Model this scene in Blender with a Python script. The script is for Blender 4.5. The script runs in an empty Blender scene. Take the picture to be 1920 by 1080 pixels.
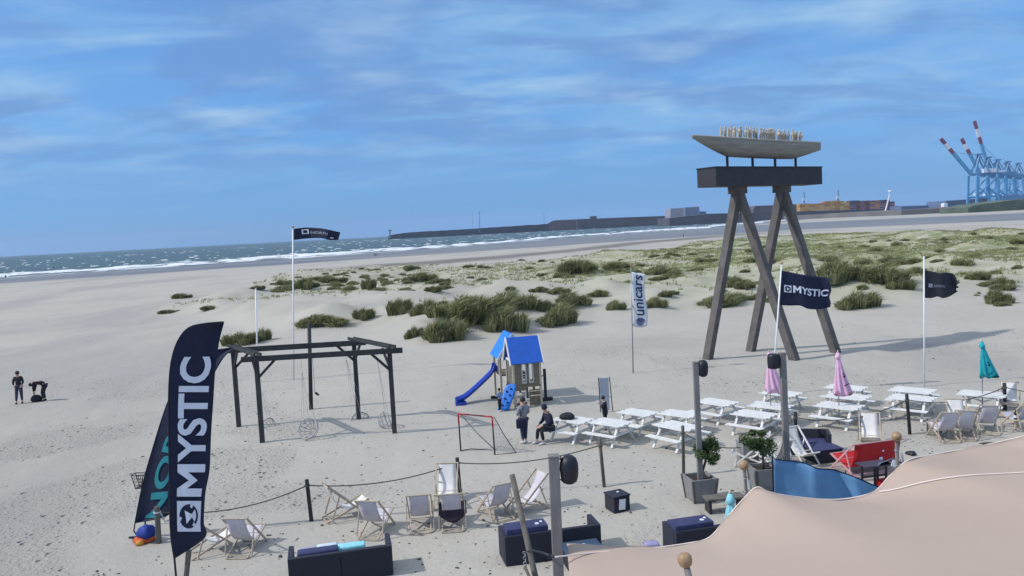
import bpy, bmesh, math, random
import numpy as np
from mathutils import Vector, Matrix, noise as mnoise
random.seed(7); np.random.seed(7)
sc = bpy.context.scene; C = sc.collection
R = math.radians

# ------------------------------------------------------------ camera, sky, sun
CAMH = 8.1; FPX = 1500.0
PITCH = math.atan(110 / FPX); ROLL = math.atan(0.052)
camF = Vector((0, math.cos(PITCH), -math.sin(PITCH)))
U0 = Vector((0, math.sin(PITCH), math.cos(PITCH))); R0 = Vector((1, 0, 0))
camR = R0 * math.cos(ROLL) - U0 * math.sin(ROLL)
camU = U0 * math.cos(ROLL) + R0 * math.sin(ROLL)
cd = bpy.data.cameras.new('camera'); cam = bpy.data.objects.new('camera', cd); C.objects.link(cam)
cd.sensor_width = 36; cd.lens = FPX / 1920 * 36; cd.clip_end = 40000; cd.clip_start = 0.2
cam.matrix_world = Matrix(((camR.x, camU.x, -camF.x, 0), (camR.y, camU.y, -camF.y, 0), (camR.z, camU.z, -camF.z, CAMH), (0, 0, 0, 1)))
sc.camera = cam
SUN_EL = 43.0; SHADOW_AZ = 10.0      # shadows run to the right (+x) and slightly away (+y)
sd = bpy.data.lights.new('sun', 'SUN'); sun = bpy.data.objects.new('sun', sd); C.objects.link(sun)
sd.energy = 3.2; sd.angle = R(1.2); sd.color = (1.0, 0.955, 0.89)
ld = Vector((math.cos(R(SHADOW_AZ)) * math.cos(R(SUN_EL)), math.sin(R(SHADOW_AZ)) * math.cos(R(SUN_EL)), -math.sin(R(SUN_EL))))
sun.rotation_euler = ld.to_track_quat('-Z', 'Y').to_euler()
sc.view_settings.view_transform = 'Standard'; sc.view_settings.look = 'None'
sc.view_settings.exposure = 0.0; sc.view_settings.gamma = 1.0

def build_world():
    w = bpy.data.worlds.new('World'); sc.world = w; w.use_nodes = True
    nt = w.node_tree; N = nt.nodes; L = nt.links; N.clear()
    out = N.new('ShaderNodeOutputWorld'); bg = N.new('ShaderNodeBackground'); bg.inputs[1].default_value = 0.11
    sky = N.new('ShaderNodeTexSky'); sky.sky_type = 'NISHITA'; sky.sun_disc = False
    sky.sun_elevation = R(SUN_EL); sky.sun_rotation = math.atan2(-ld.x, -ld.y)
    sky.air_density = 1.0; sky.dust_density = 0.2; sky.ozone_density = 2.5
    tc = N.new('ShaderNodeTexCoord'); sep = N.new('ShaderNodeSeparateXYZ'); L.new(tc.outputs['Generated'], sep.inputs[0])
    def m(op, a, b=None, clamp=False):
        n = N.new('ShaderNodeMath'); n.operation = op; n.use_clamp = clamp
        for i, v in enumerate((a, b)):
            if v is None: continue
            if isinstance(v, (int, float)): n.inputs[i].default_value = v
            else: L.new(v, n.inputs[i])
        return n.outputs[0]
    z = m('MAXIMUM', sep.outputs[2], 0.0)
    zz = m('ADD', z, 0.14)
    cx = m('DIVIDE', sep.outputs[0], zz); cy = m('DIVIDE', sep.outputs[1], zz)
    cb = N.new('ShaderNodeCombineXYZ'); L.new(cx, cb.inputs[0]); L.new(cy, cb.inputs[1])
    def cloud(scale, sx, sy, rot, lo, hi, det, rough, off, dist=0.4):
        mp = N.new('ShaderNodeMapping'); mp.inputs['Scale'].default_value = (sx, sy, 1); mp.inputs['Rotation'].default_value = (0, 0, R(rot)); mp.inputs['Location'].default_value = (off, off * .7, 0)
        L.new(cb.outputs[0], mp.inputs[0])
        n = N.new('ShaderNodeTexNoise'); n.inputs['Scale'].default_value = scale; n.inputs['Detail'].default_value = det; n.inputs['Roughness'].default_value = rough; n.inputs['Distortion'].default_value = dist
        L.new(mp.outputs[0], n.inputs[0])
        r = N.new('ShaderNodeMapRange'); r.interpolation_type = 'SMOOTHSTEP'; r.inputs[1].default_value = lo; r.inputs[2].default_value = hi
        L.new(n.outputs[0], r.inputs[0]); return r.outputs[0]
    def mix(f, a, b, mode='MIX'):
        n = N.new('ShaderNodeMix'); n.data_type = 'RGBA'; n.blend_type = mode
        if isinstance(f, (int, float)): n.inputs[0].default_value = f
        else: L.new(f, n.inputs[0])
        for i, v in ((6, a), (7, b)):
            if isinstance(v, tuple): n.inputs[i].default_value = v + (1,)
            else: L.new(v, n.inputs[i])
        return n.outputs[2]
    base = mix(1.0, sky.outputs[0], SKYTINT, 'MULTIPLY')
    # the clear low sky over the sea is a deeper blue than the model's white horizon
    hz = N.new('ShaderNodeMapRange'); hz.interpolation_type = 'SMOOTHSTEP'; hz.inputs[1].default_value = 0.0; hz.inputs[2].default_value = 0.22; hz.inputs[3].default_value = 0.85; hz.inputs[4].default_value = 0.45
    L.new(z, hz.inputs[0]); base = mix(hz.outputs[0], base, SKYLOW)
    fade = N.new('ShaderNodeMapRange'); fade.interpolation_type = 'SMOOTHSTEP'; fade.inputs[1].default_value = 0.02; fade.inputs[2].default_value = 0.16
    L.new(z, fade.inputs[0])
    c1 = cloud(1.0, 0.9, 1.5, 8, .38, .62, 8, .6, 3.1, .7)          # broad veils
    c2 = cloud(1.9, 1.0, 1.3, -8, .48, .78, 5, .5, 11.7, .2)         # streaks
    c3 = cloud(1.5, 0.8, 1.3, 5, .43, .58, 7, .58, 8.4, .5)           # grey underside patches
    c4 = cloud(4.5, 0.8, 1.2, 6, .46, .78, 5, .55, 5.2, .2)          # rippled altocumulus
    f1 = m('MULTIPLY', m('MULTIPLY', c1, fade.outputs[0]), 0.62)
    a = mix(f1, base, CLOUDA)
    f3 = m('MULTIPLY', m('MULTIPLY', c3, fade.outputs[0]), 0.80)
    a = mix(f3, a, CLOUDG)
    f2 = m('MULTIPLY', m('MULTIPLY', m('ADD', c2, m('MULTIPLY', m('MULTIPLY', c4, c1), .55)), fade.outputs[0]), 0.75, True)
    a = mix(f2, a, CLOUDB)
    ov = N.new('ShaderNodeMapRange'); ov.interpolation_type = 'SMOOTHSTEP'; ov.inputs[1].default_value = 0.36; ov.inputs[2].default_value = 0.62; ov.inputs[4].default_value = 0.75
    L.new(z, ov.inputs[0]); a = mix(m('MULTIPLY', ov.outputs[0], m('ADD', .45, m('MULTIPLY', c1, .55))), a, (8.8, 9.2, 9.8))     # bright cloud added overhead, out of view, to raise the ambient light
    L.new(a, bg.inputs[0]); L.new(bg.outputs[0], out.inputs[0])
SKYTINT = (0.72, 0.98, 1.34)
SKYLOW = (1.08, 3.2, 6.9)
CLOUDA = (2.6, 4.8, 7.6)
CLOUDG = (1.50, 3.0, 6.2)
CLOUDB = (3.7, 5.6, 7.6)
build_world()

# ------------------------------------------------------------ photo geometry helpers
def ray(px, py):
    return camF + camR * ((px - 960) / FPX) - camU * ((py - 540) / FPX)
def P(px, py, z=0.0):                 # where a sight line meets the level z
    d = ray(px, py); t = (z - CAMH) / d.z
    return Vector((d.x * t, d.y * t, z))
def Q(px, py, Y):                     # point at the distance Y
    d = ray(px, py); t = Y / d.y
    return Vector((d.x * t, Y, CAMH + d.z * t))

# ------------------------------------------------------------ mesh helper
class MB:
    def __init__(s): s.v = []; s.f = []; s.m = []
    def add(s, vs, fs, mi=0):
        o = len(s.v); s.v += [tuple(v) for v in vs]
        for f in fs: s.f.append(tuple(i + o for i in f)); s.m.append(mi)
        return s
    def box(s, c, size, rot=None, mi=0):
        c = Vector(c); x, y, z = [a / 2 for a in size]
        vs = [Vector((i * x, j * y, k * z)) for k in (-1, 1) for j in (-1, 1) for i in (-1, 1)]
        if rot is not None: vs = [rot @ v for v in vs]
        return s.add([v + c for v in vs], [(0, 2, 3, 1), (4, 5, 7, 6), (0, 1, 5, 4), (2, 6, 7, 3), (0, 4, 6, 2), (1, 3, 7, 5)], mi)
    def bar(s, a, b, w, h=None, up=(0, 0, 1), mi=0):
        a = Vector(a); b = Vector(b); h = h or w; d = b - a; l = d.length; d.normalize(); up = Vector(up)
        if abs(d.dot(up)) > .98: up = Vector((0, 1, 0))
        sx = d.cross(up).normalized(); u = sx.cross(d).normalized()
        rot = Matrix((sx, d, u)).transposed()
        return s.box((a + b) / 2, (w, l, h), rot, mi)
    def tube(s, pts, r, n=8, mi=0, flat=1.0):
        pts = [Vector(p) for p in pts]; k = len(pts)
        rs = list(r) if isinstance(r, (list, tuple)) else [r] * k
        vs = []; fs = []; prev = None
        for i, p in enumerate(pts):
            d = (pts[min(i + 1, k - 1)] - pts[max(i - 1, 0)]).normalized()
            if prev is None:
                ref = Vector((0, 0, 1)) if abs(d.z) < .9 else Vector((1, 0, 0)); a = d.cross(ref).normalized()
            else: a = (prev - d * prev.dot(d)).normalized()
            prev = a; b = d.cross(a)
            for j in range(n):
                t = 2 * math.pi * j / n; vs.append(p + a * (math.cos(t) * rs[i]) + b * (math.sin(t) * rs[i] * flat))
        for i in range(k - 1):
            for j in range(n):
                q = (j + 1) % n; fs.append((i * n + j, i * n + q, (i + 1) * n + q, (i + 1) * n + j))
        fs.append(tuple(range(n - 1, -1, -1))); fs.append(tuple((k - 1) * n + j for j in range(n)))
        return s.add(vs, fs, mi)
    def ring(s, c, r, t, ax, n=24, m=6, mi=0):
        c = Vector(c); ax = Vector(ax).normalized(); ref = Vector((0, 0, 1)) if abs(ax.z) < .9 else Vector((1, 0, 0))
        a = ax.cross(ref).normalized(); b = ax.cross(a); vs = []; fs = []
        for i in range(n):
            u = 2 * math.pi * i / n; o = a * math.cos(u) + b * math.sin(u)
            for j in range(m):
                w = 2 * math.pi * j / m; vs.append(c + o * (r + t * math.cos(w)) + ax * (t * math.sin(w)))
        for i in range(n):
            for j in range(m):
                fs.append((i * m + j, ((i + 1) % n) * m + j, ((i + 1) % n) * m + (j + 1) % m, i * m + (j + 1) % m))
        return s.add(vs, fs, mi)
    def lathe(s, prof, n=16, o=(0, 0, 0), mi=0, fn=None, rot=None):
        o = Vector(o); vs = []; fs = []; k = len(prof)
        for i, (r, z) in enumerate(prof):
            for j in range(n):
                t = 2 * math.pi * j / n; rr = r * (fn(t, i / (k - 1)) if fn else 1)
                v = Vector((rr * math.cos(t), rr * math.sin(t), z))
                vs.append(o + (rot @ v if rot is not None else v))
        for i in range(k - 1):
            for j in range(n):
                q = (j + 1) % n; fs.append((i * n + j, i * n + q, (i + 1) * n + q, (i + 1) * n + j))
        fs.append(tuple(range(n - 1, -1, -1))); fs.append(tuple((k - 1) * n + j for j in range(n)))
        return s.add(vs, fs, mi)
    def sheet(s, F, nu, nv, th=0.01, mi=0):     # closed cloth of thickness th over F(u,v)
        g = [[Vector(F(i / nu, j / nv)) for i in range(nu + 1)] for j in range(nv + 1)]
        vs = []; W = nu + 1; n_ = W * (nv + 1)
        nor = []
        for j in range(nv + 1):
            for i in range(W):
                a = g[j][min(i + 1, nu)] - g[j][max(i - 1, 0)]; b = g[min(j + 1, nv)][i] - g[max(j - 1, 0)][i]
                c = a.cross(b); nor.append(c.normalized() if c.length > 1e-9 else Vector((0, -1, 0)))
        flat = [g[j][i] for j in range(nv + 1) for i in range(W)]
        vs = [p + q * (th / 2) for p, q in zip(flat, nor)] + [p - q * (th / 2) for p, q in zip(flat, nor)]
        fs = []
        for j in range(nv):
            for i in range(nu):
                a = j * W + i; fs.append((a, a + 1, a + W + 1, a + W)); fs.append((n_ + a, n_ + a + W, n_ + a + W + 1, n_ + a + 1))
        rim = [i for i in range(W)] + [j * W + nu for j in range(1, nv + 1)] + [nv * W + i for i in range(nu - 1, -1, -1)] + [j * W for j in range(nv - 1, 0, -1)]
        for k in range(len(rim)):
            a, b = rim[k], rim[(k + 1) % len(rim)]; fs.append((a, n_ + a, n_ + b, b))
        return s.add(vs, fs, mi)
    def build(s, name, mat, parent=None, smooth=False, bevel=0, kind=None):
        me = bpy.data.meshes.new(name); me.from_pydata(s.v, [], s.f)
        mats = mat if isinstance(mat, (list, tuple)) else [mat]
        for mm in mats: me.materials.append(mm)
        me.polygons.foreach_set('material_index', s.m)
        if bevel:
            bm = bmesh.new(); bm.from_mesh(me); bmesh.ops.bevel(bm, geom=bm.edges[:], offset=bevel, segments=2, profile=.6, affect='EDGES', clamp_overlap=True); bm.to_mesh(me); bm.free()
        if smooth: me.polygons.foreach_set('use_smooth', [True] * len(me.polygons))
        me.update(); o = bpy.data.objects.new(name, me); C.objects.link(o)
        if parent: o.parent = parent
        if kind: o['kind'] = kind
        return o
def tag(o, label, cat, group=None, kind=None):
    o['label'] = label; o['category'] = cat
    if group: o['group'] = group
    if kind: o['kind'] = kind
    return o
def empty(name, loc, rz=0, label=None, cat=None, group=None):
    o = bpy.data.objects.new(name, None); C.objects.link(o); o.location = loc; o.rotation_euler = (0, 0, rz); o.empty_display_size = .2
    if label: tag(o, label, cat, group)
    return o
def copy_tree(o, parent=None):
    c = o.copy(); C.objects.link(c)
    if parent: c.parent = parent
    for ch in [k for k in o.children]: copy_tree(ch, c)
    return c
def poly(pts, t):                      # point on a polyline at t in 0..1 (even per segment)
    n = len(pts) - 1; x = min(max(t, 0), 1) * n; i = min(int(x), n - 1); f = x - i
    p0 = pts[max(i - 1, 0)]; p1 = pts[i]; p2 = pts[i + 1]; p3 = pts[min(i + 2, n)]
    return tuple(.5 * ((2 * b) + (-a + c) * f + (2 * a - 5 * b + 4 * c - d) * f * f + (-a + 3 * b - 3 * c + d) * f ** 3) for a, b, c, d in zip(p0, p1, p2, p3))

# ------------------------------------------------------------ materials
MATS = {}
def mat(name, col, rough=.7, var=.18, scale=6.0, bump=0.0, bscale=40.0, metal=0.0, col2=None, wave=None, spec=.5, coord='Object', sheen=0, stretch=None, trans=0, orand=None):
    if name in MATS: return MATS[name]
    m = bpy.data.materials.new(name); m.use_nodes = True; nt = m.node_tree; N = nt.nodes; L = nt.links
    b = N['Principled BSDF']; b.inputs['Roughness'].default_value = rough; b.inputs['Metallic'].default_value = metal
    b.inputs['Specular IOR Level'].default_value = spec
    if sheen: b.inputs['Sheen Weight'].default_value = sheen
    tc = N.new('ShaderNodeTexCoord'); mp = N.new('ShaderNodeMapping'); L.new(tc.outputs[coord], mp.inputs[0])
    if stretch: mp.inputs['Scale'].default_value = stretch
    n = N.new('ShaderNodeTexNoise'); n.inputs['Scale'].default_value = scale; n.inputs['Detail'].default_value = 6; n.inputs['Roughness'].default_value = .6
    L.new(mp.outputs[0], n.inputs[0])
    r = N.new('ShaderNodeValToRGB'); r.color_ramp.elements[0].position = .3; r.color_ramp.elements[1].position = .7
    c2 = col2 or tuple(min(1, c * (1 + var)) for c in col); c1 = col if col2 else tuple(c * (1 - var) for c in col)
    r.color_ramp.elements[0].color = tuple(c1) + (1,); r.color_ramp.elements[1].color = tuple(c2) + (1,)
    L.new(n.outputs[0], r.inputs[0]); L.new(r.outputs[0], b.inputs['Base Color'])
    if orand:       # every plant has its own tint, greener or more straw-like
        oi = N.new('ShaderNodeObjectInfo'); mr = N.new('ShaderNodeMapRange'); mr.inputs[3].default_value = 0; mr.inputs[4].default_value = .75; L.new(oi.outputs['Random'], mr.inputs[0])
        mo = N.new('ShaderNodeMix'); mo.data_type = 'RGBA'; L.new(mr.outputs[0], mo.inputs[0]); L.new(r.outputs[0], mo.inputs[6]); mo.inputs[7].default_value = tuple(orand) + (1,); L.new(mo.outputs[2], b.inputs['Base Color'])
    if bump:
        n2 = N.new('ShaderNodeTexNoise'); n2.inputs['Scale'].default_value = bscale; n2.inputs['Detail'].default_value = 4; L.new(mp.outputs[0], n2.inputs[0])
        bp = N.new('ShaderNodeBump'); bp.inputs['Strength'].default_value = bump; bp.inputs['Distance'].default_value = .02
        src = n2.outputs[0]
        if wave:
            wv = N.new('ShaderNodeTexWave'); wv.bands_direction = wave[0]; wv.inputs['Scale'].default_value = wave[1]; wv.inputs['Distortion'].default_value = .5
            L.new(mp.outputs[0], wv.inputs[0]); ad = N.new('ShaderNodeMath'); L.new(n2.outputs[0], ad.inputs[0]); L.new(wv.outputs['Fac'], ad.inputs[1]); src = ad.outputs[0]
        L.new(src, bp.inputs['Height']); L.new(bp.outputs[0], b.inputs['Normal'])
    if trans:
        tr = N.new('ShaderNodeBsdfTranslucent'); L.new(r.outputs[0], tr.inputs[0]); mx = N.new('ShaderNodeMixShader'); mx.inputs[0].default_value = trans
        L.new(b.outputs[0], mx.inputs[1]); L.new(tr.outputs[0], mx.inputs[2]); L.new(mx.outputs[0], N['Material Output'].inputs[0])
    MATS[name] = m; return m
M_white = mat('white_paint', (.58, .58, .56), .65, .10, 5, .35, 30, col2=(.74, .75, .74))
M_white2 = mat('white_metal_paint', (.78, .79, .80), .4, .05, 5)
M_darkwood = mat('dark_timber', (.028, .030, .034), .75, .45, 7, .4, 30, stretch=(1, 1, .25))
M_greywood = mat('weathered_timber', (.125, .115, .10), .85, .4, 7, .5, 30, stretch=(1, 1, .2))
M_brownwood = mat('brown_boards', (.20, .16, .11), .8, .3, 9, .35, 35, stretch=(.3, 1, 3))
M_palewood = mat('pale_timber', (.50, .44, .33), .7, .2, 12, .2, 40)
M_chair = mat('beech_wood', (.44, .36, .27), .6, .25, 16, .15, 50)
M_paleroof = mat('light_trim', (.68, .70, .68), .55, .12, 9)
M_blue = mat('blue_plastic', (.012, .055, .42), .35, .10, 3)
M_roofblue = mat('blue_roof_sheet', (.008, .10, .50), .5, .12, 4, .2, 12)
M_navy = mat('navy_cloth', (.006, .010, .040), .8, .2, 6, .3, 25)
M_navy2 = mat('dark_navy_cloth', (.012, .016, .045), .85, .25, 6, .3, 25)
M_letters = mat('white_print', (.66, .70, .80), .8, .05, 8)
M_teal = mat('teal_print', (.02, .24, .28), .8, .1, 8)
M_teal2 = mat('turquoise_canvas', (.01, .37, .42), .8, .22, 6, .3, 30)
M_aqua = mat('pale_aqua_canvas', (.26, .62, .70), .8, .15, 8, .3, 30)
M_pink = mat('pink_canvas', (.74, .44, .62), .8, .14, 6, .3, 30)
M_black = mat('black_plastic', (.008, .008, .018), .5, .3, 8)
M_rope = mat('hemp_rope', (.11, .10, .08), .9, .3, 40, .4, 200)
M_whiterope = mat('white_rope', (.45, .46, .47), .9, .2, 40)
M_rattan = mat('dark_rattan_weave', (.020, .022, .042), .65, .3, 30, .8, 90, wave=('Z', 14))
M_cushion = mat('navy_cushion', (.035, .04, .11), .85, .2, 6, .25, 30)
M_cushw = mat('pale_cushion', (.50, .60, .68), .85, .15, 6, .25, 30)
M_sling = mat('lilac_grey_canvas', (.62, .60, .62), .85, .06, 3, .2, 60, col2=(.48, .45, .53))
M_slingw = mat('white_canvas', (.70, .68, .66), .85, .08, 5, .2, 60)
M_red = mat('red_canvas', (.42, .006, .012), .75, .12, 6, .2, 40)
M_concrete = mat('board_marked_concrete', (.115, .105, .10), .85, .28, 1.6, .5, 12, stretch=(1, 1, 1))
M_beam = mat('dark_beam_cladding', (.026, .027, .036), .7, .3, 2.2, .15, 18)
M_hull = mat('weathered_boat_planks', (.25, .235, .20), .8, .22, 2.2, .4, 14, stretch=(.3, 1, 3))
M_figure = mat('weathered_figure_wood', (.48, .42, .33), .8, .2, 6, .3, 30)
M_steel = mat('dark_steel', (.03, .035, .05), .45, .2, 8, metal=.5)
M_galv = mat('galvanised_steel', (.32, .34, .36), .4, .15, 10, metal=.6)
M_post = mat('grey_post_timber', (.19, .18, .18), .75, .25, 5, .35, 25, stretch=(1, 1, .2))
M_tent = mat('beige_stretch_fabric', (.42, .33, .275), .9, .04, .35, .2, 220, col2=(.455, .36, .30), spec=.2)
M_seam = mat('pale_seam_tape', (.72, .62, .56), .8, .05, 4)
M_bluetarp = mat('blue_windbreak_cloth', (.10, .24, .44), .8, .15, 2, .25, 60)
M_planter = mat('grey_planter_boards', (.23, .225, .225), .8, .15, 5, .4, 18, wave=('Z', 6))
M_soil = mat('potting_soil', (.03, .022, .016), .95, .4, 20, .5, 60)
M_bark = mat('olive_bark', (.10, .08, .06), .9, .3, 12, .5, 40)
M_leaf = mat('olive_leaves', (.07, .115, .035), .7, .5, 9, trans=.25)
M_grass = mat('marram_grass', (.095, .13, .048), .75, .45, 1.2, col2=(.17, .195, .08), trans=.35, orand=(.24, .245, .12))
M_grass2 = mat('marram_grass_olive', (.20, .215, .09), .8, .3, 2, trans=.35, orand=(.33, .32, .17))
M_grass3 = mat('marram_grass_straw', (.42, .40, .22), .8, .25, 2, trans=.35)
M_dry = mat('dry_grass', (.17, .20, .08), .8, .3, .3, col2=(.36, .36, .17), trans=.35)
M_skin = mat('skin', (.52, .30, .21), .55, .05, 20)
M_hair = mat('dark_hair', (.02, .014, .010), .6, .2, 40)
M_jdark = mat('black_jacket', (.008, .010, .018), .8, .3, 12)
M_jnavy = mat('navy_hoodie', (.010, .013, .040), .85, .2, 12)
M_jgrey = mat('grey_hoodie', (.24, .25, .27), .85, .15, 12)
M_jeans = mat('blue_jeans', (.025, .035, .075), .8, .3, 15)
M_trous = mat('dark_trousers', (.010, .012, .022), .8, .3, 15)
M_shoe = mat('pale_shoes', (.55, .56, .58), .6, .1, 12)
M_ball = mat('wooden_ball', (.34, .22, .12), .5, .25, 14, .1, 30)
M_orange = mat('orange_fabric', (.55, .09, .02), .75, .15, 12)
M_bagblue = mat('blue_fabric', (.015, .04, .26), .75, .2, 12)
M_netw = mat('net_cord', (.38, .38, .38), .9, .1, 12)
M_panel = mat('grey_translucent_panel', (.30, .34, .42), .3, .08, 3)
M_paper = mat('white_paper', (.70, .72, .74), .8, .03, 6)
# ------------------------------------------------------------ terrain
def vnoise(x, y, seed=0):              # smooth value noise on arrays
    xi = np.floor(x).astype(np.int64); yi = np.floor(y).astype(np.int64); fx = x - xi; fy = y - yi
    fx = fx * fx * (3 - 2 * fx); fy = fy * fy * (3 - 2 * fy)
    def h(a, b):
        n = (a * 374761393 + b * 668265263 + seed * 144665) & 0x7fffffff
        n = ((n ^ (n >> 13)) * 1274126177) & 0x7fffffff
        return ((n ^ (n >> 16)) & 0xffff) / 65535.0
    return (h(xi, yi) * (1 - fx) + h(xi + 1, yi) * fx) * (1 - fy) + (h(xi, yi + 1) * (1 - fx) + h(xi + 1, yi + 1) * fx) * fy
def fbm(x, y, s, oct=4, seed=0):
    v = 0; a = .5; t = 0
    for i in range(oct): v = v + a * vnoise(x / s, y / s, seed + i * 17); t += a; a *= .5; s = s / 2.03
    return v / t
def sstep(a, b, x):
    t = np.clip((x - a) / (b - a), 0, 1); return t * t * (3 - 2 * t)
SHX = np.array([-3000, -900, -210, -154, -93, -27, 71, 220, 296, 600, 3000.]); SHY = np.array([-1700, -190, 329, 369, 417, 505, 669, 827, 985, 1600, 5200.])
def shore(x): return np.interp(x, SHX, SHY)
WNX = np.array([-900, -160, 0, 151, 237, 600, 3000.]); WNY = np.array([-350, 246, 335, 420, 372, 330, 330.])
WFX = np.array([-900, 0, 220, 300, 397, 700, 3000.]); WFY = np.array([-190, 760, 850, 760, 640, 600, 600.])
S2X = np.array([-60, -32, 0, 52, 90, 160.]); S2Y = np.array([205, 222, 238, 320, 362, 400.])
# the front and back of the dune field, as distance for each bearing a = x/y
DA = np.array([-.9, -.62, -.52, -.40, -.33, -.26, -.18, -.12, -.05, .02, .10, .20, .30, .42, .50, .60, .9])
DF = np.array([300, 120, 108, 92, 74, 66, 62, 57, 58, 62, 68, 68, 68, 66, 66, 72, 80.])
DB = np.array([300, 122, 112, 116, 135, 190, 205, 205, 195, 190, 190, 230, 310, 270, 250, 230, 220.])
def dmask(x, y):
    yy = np.maximum(y, 1); a = x / yy; f = np.interp(a, DA, DF); b = np.interp(a, DA, DB)
    return sstep(f - 3, f + 14, yy) * (1 - sstep(b - 22, b + 8, yy)) * (y > 5)
MOUNDS = []
for px_, py_, w_ in ((840, 640, 82), (905, 612, 120), (945, 620, 70), (870, 590, 110), (948, 580, 90), (748, 590, 50), (600, 603, 90), (1045, 612, 80), (1075, 577, 60), (1152, 580, 40), (1228, 575, 50), (1362, 576, 90), (1385, 540, 60), (1612, 580, 80), (1590, 540, 110), (1665, 535, 110), (1878, 570, 50), (568, 540, 60), (690, 541, 40), (605, 530, 80), (785, 530, 60), (1085, 515, 80), (1235, 515, 70)):
    p_ = P(px_, py_ + 2, .5); s_ = p_.y / FPX; MOUNDS.append((p_.x, p_.y + w_ * s_ * .25, w_ * s_ * .55, min(.9, .16 * w_ * s_)))
_r = random.Random(77)
for _ in range(150):
    a_ = _r.uniform(-.26, .62); y_ = _r.uniform(72, 235); MOUNDS.append((a_ * y_, y_, _r.uniform(1.5, 4.5), _r.uniform(.2, .75)))
def gz(x, y):
    x = np.asarray(x, float); y = np.asarray(y, float)
    D = (shore(x) - y) * .78
    z = np.interp(D, [-3000, -300, -40, 0, 40, 120, 220], [-30, -5, -2.2, -1.02, -.75, -.35, 0.])
    m = dmask(x, y)
    n = fbm(x, y, 22, 4, 3); n2 = fbm(x, y, 7, 3, 9)
    z = z + m * (.15 + 3.4 * np.clip(n - .36, 0, 1) + 1.15 * (n2 - .4) + .5 * (fbm(x, y, 3.2, 2, 12) - .45))
    mo = 0
    for mx, my, mr, mh in MOUNDS: mo = mo + mh * np.exp(-((x - mx) ** 2 + (y - my) ** 2) / (mr * mr))
    z = z + mo * np.clip(m * 1.5 + .15, 0, 1)
    z = z + .38 * (fbm(x, y * 2.2, 15, 3, 131) - .5) * sstep(41, 50, y) * (1 - sstep(62, 90, y)) * (1 - m)
    near = np.exp(-((y - 30) / 45) ** 2)
    z = z + near * (.05 * (fbm(x, y, 3.5, 2, 21) - .5) + .07 * (fbm(x, y, .8, 2, 22) - .5)) * (1 - m) + .10 * (fbm(x, y, 14, 2, 31) - .5) * (1 - near) * (D > 60) * .6
    return z
def G(px, py):
    z = 0.
    for _ in range(12):
        p = P(px, py, z); z = .5 * z + .5 * float(gz(p.x, p.y))
    p = P(px, py, z); return Vector((p.x, p.y, float(gz(p.x, p.y))))
def axis(lo, hi, c0, c1, step, g):
    mid = list(np.arange(c0, c1, step)); a = []; x = mid[-1]; s = step
    while x < hi: s *= g; x += s; a.append(x)
    b = []; x = mid[0]; s = step
    while x > lo: s *= g; x -= s; b.append(x)
    return np.array(b[::-1] + mid + a)
def gridmesh(name, X, Y, Z, mat, attrs, kind='structure'):
    ny, nx = X.shape; co = np.stack([X, Y, Z], -1).reshape(-1, 3).astype(np.float32)
    i = np.arange(ny * nx).reshape(ny, nx); q = np.stack([i[:-1, :-1], i[:-1, 1:], i[1:, 1:], i[1:, :-1]], -1).reshape(-1, 4)
    me = bpy.data.meshes.new(name); me.vertices.add(len(co)); me.vertices.foreach_set('co', co.ravel())
    me.loops.add(q.size); me.loops.foreach_set('vertex_index', q.ravel().astype(np.int32))
    me.polygons.add(len(q)); me.polygons.foreach_set('loop_start', np.arange(0, q.size, 4, dtype=np.int32))
    me.polygons.foreach_set('use_smooth', np.ones(len(q), bool)); me.update(calc_edges=True)
    for k, v in attrs.items():
        a = me.attributes.new(k, 'FLOAT', 'POINT'); a.data.foreach_set('value', v.ravel().astype(np.float32))
    me.materials.append(mat); me.validate(); o = bpy.data.objects.new(name, me); C.objects.link(o)
    if kind: o['kind'] = kind
    return o
class NT:
    def __init__(s, name):
        s.m = bpy.data.materials.new(name); s.m.use_nodes = True; s.N = s.m.node_tree.nodes; s.L = s.m.node_tree.links
        s.b = s.N['Principled BSDF']; s.g = s.N.new('ShaderNodeNewGeometry').outputs['Position']
    def set(s, n, i, v):
        if v is None: return
        if isinstance(v, (int, float, tuple)): n.inputs[i].default_value = v
        else: s.L.new(v, n.inputs[i])
    def math(s, op, a, b=None, c=None, clamp=False):
        n = s.N.new('ShaderNodeMath'); n.operation = op; n.use_clamp = clamp
        s.set(n, 0, a); s.set(n, 1, b); s.set(n, 2, c); return n.outputs[0]
    def noise(s, scale, det=5, rough=.55, st=None, dist=0, rot=0):
        mp = s.N.new('ShaderNodeMapping'); s.L.new(s.g, mp.inputs[0]); mp.inputs['Rotation'].default_value = (0, 0, rot)
        if st: mp.inputs['Scale'].default_value = st
        n = s.N.new('ShaderNodeTexNoise'); n.inputs['Scale'].default_value = scale; n.inputs['Detail'].default_value = det; n.inputs['Roughness'].default_value = rough; n.inputs['Distortion'].default_value = dist
        s.L.new(mp.outputs[0], n.inputs[0]); return n.outputs[0]
    def step(s, v, a, b, c=0., d=1.):
        n = s.N.new('ShaderNodeMapRange'); n.interpolation_type = 'SMOOTHSTEP'
        s.set(n, 0, v); s.set(n, 1, float(a)); s.set(n, 2, float(b)); s.set(n, 3, float(c)); s.set(n, 4, float(d)); return n.outputs[0]
    def mix(s, f, a, b, mode='MIX'):
        n = s.N.new('ShaderNodeMix'); n.data_type = 'RGBA'; n.blend_type = mode
        s.set(n, 0, f)
        for i, v in ((6, a), (7, b)): s.set(n, i, v + (1,) if isinstance(v, tuple) else v)
        return n.outputs[2]
    def attr(s, k):
        n = s.N.new('ShaderNodeAttribute'); n.attribute_name = k; return n.outputs['Fac']

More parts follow.
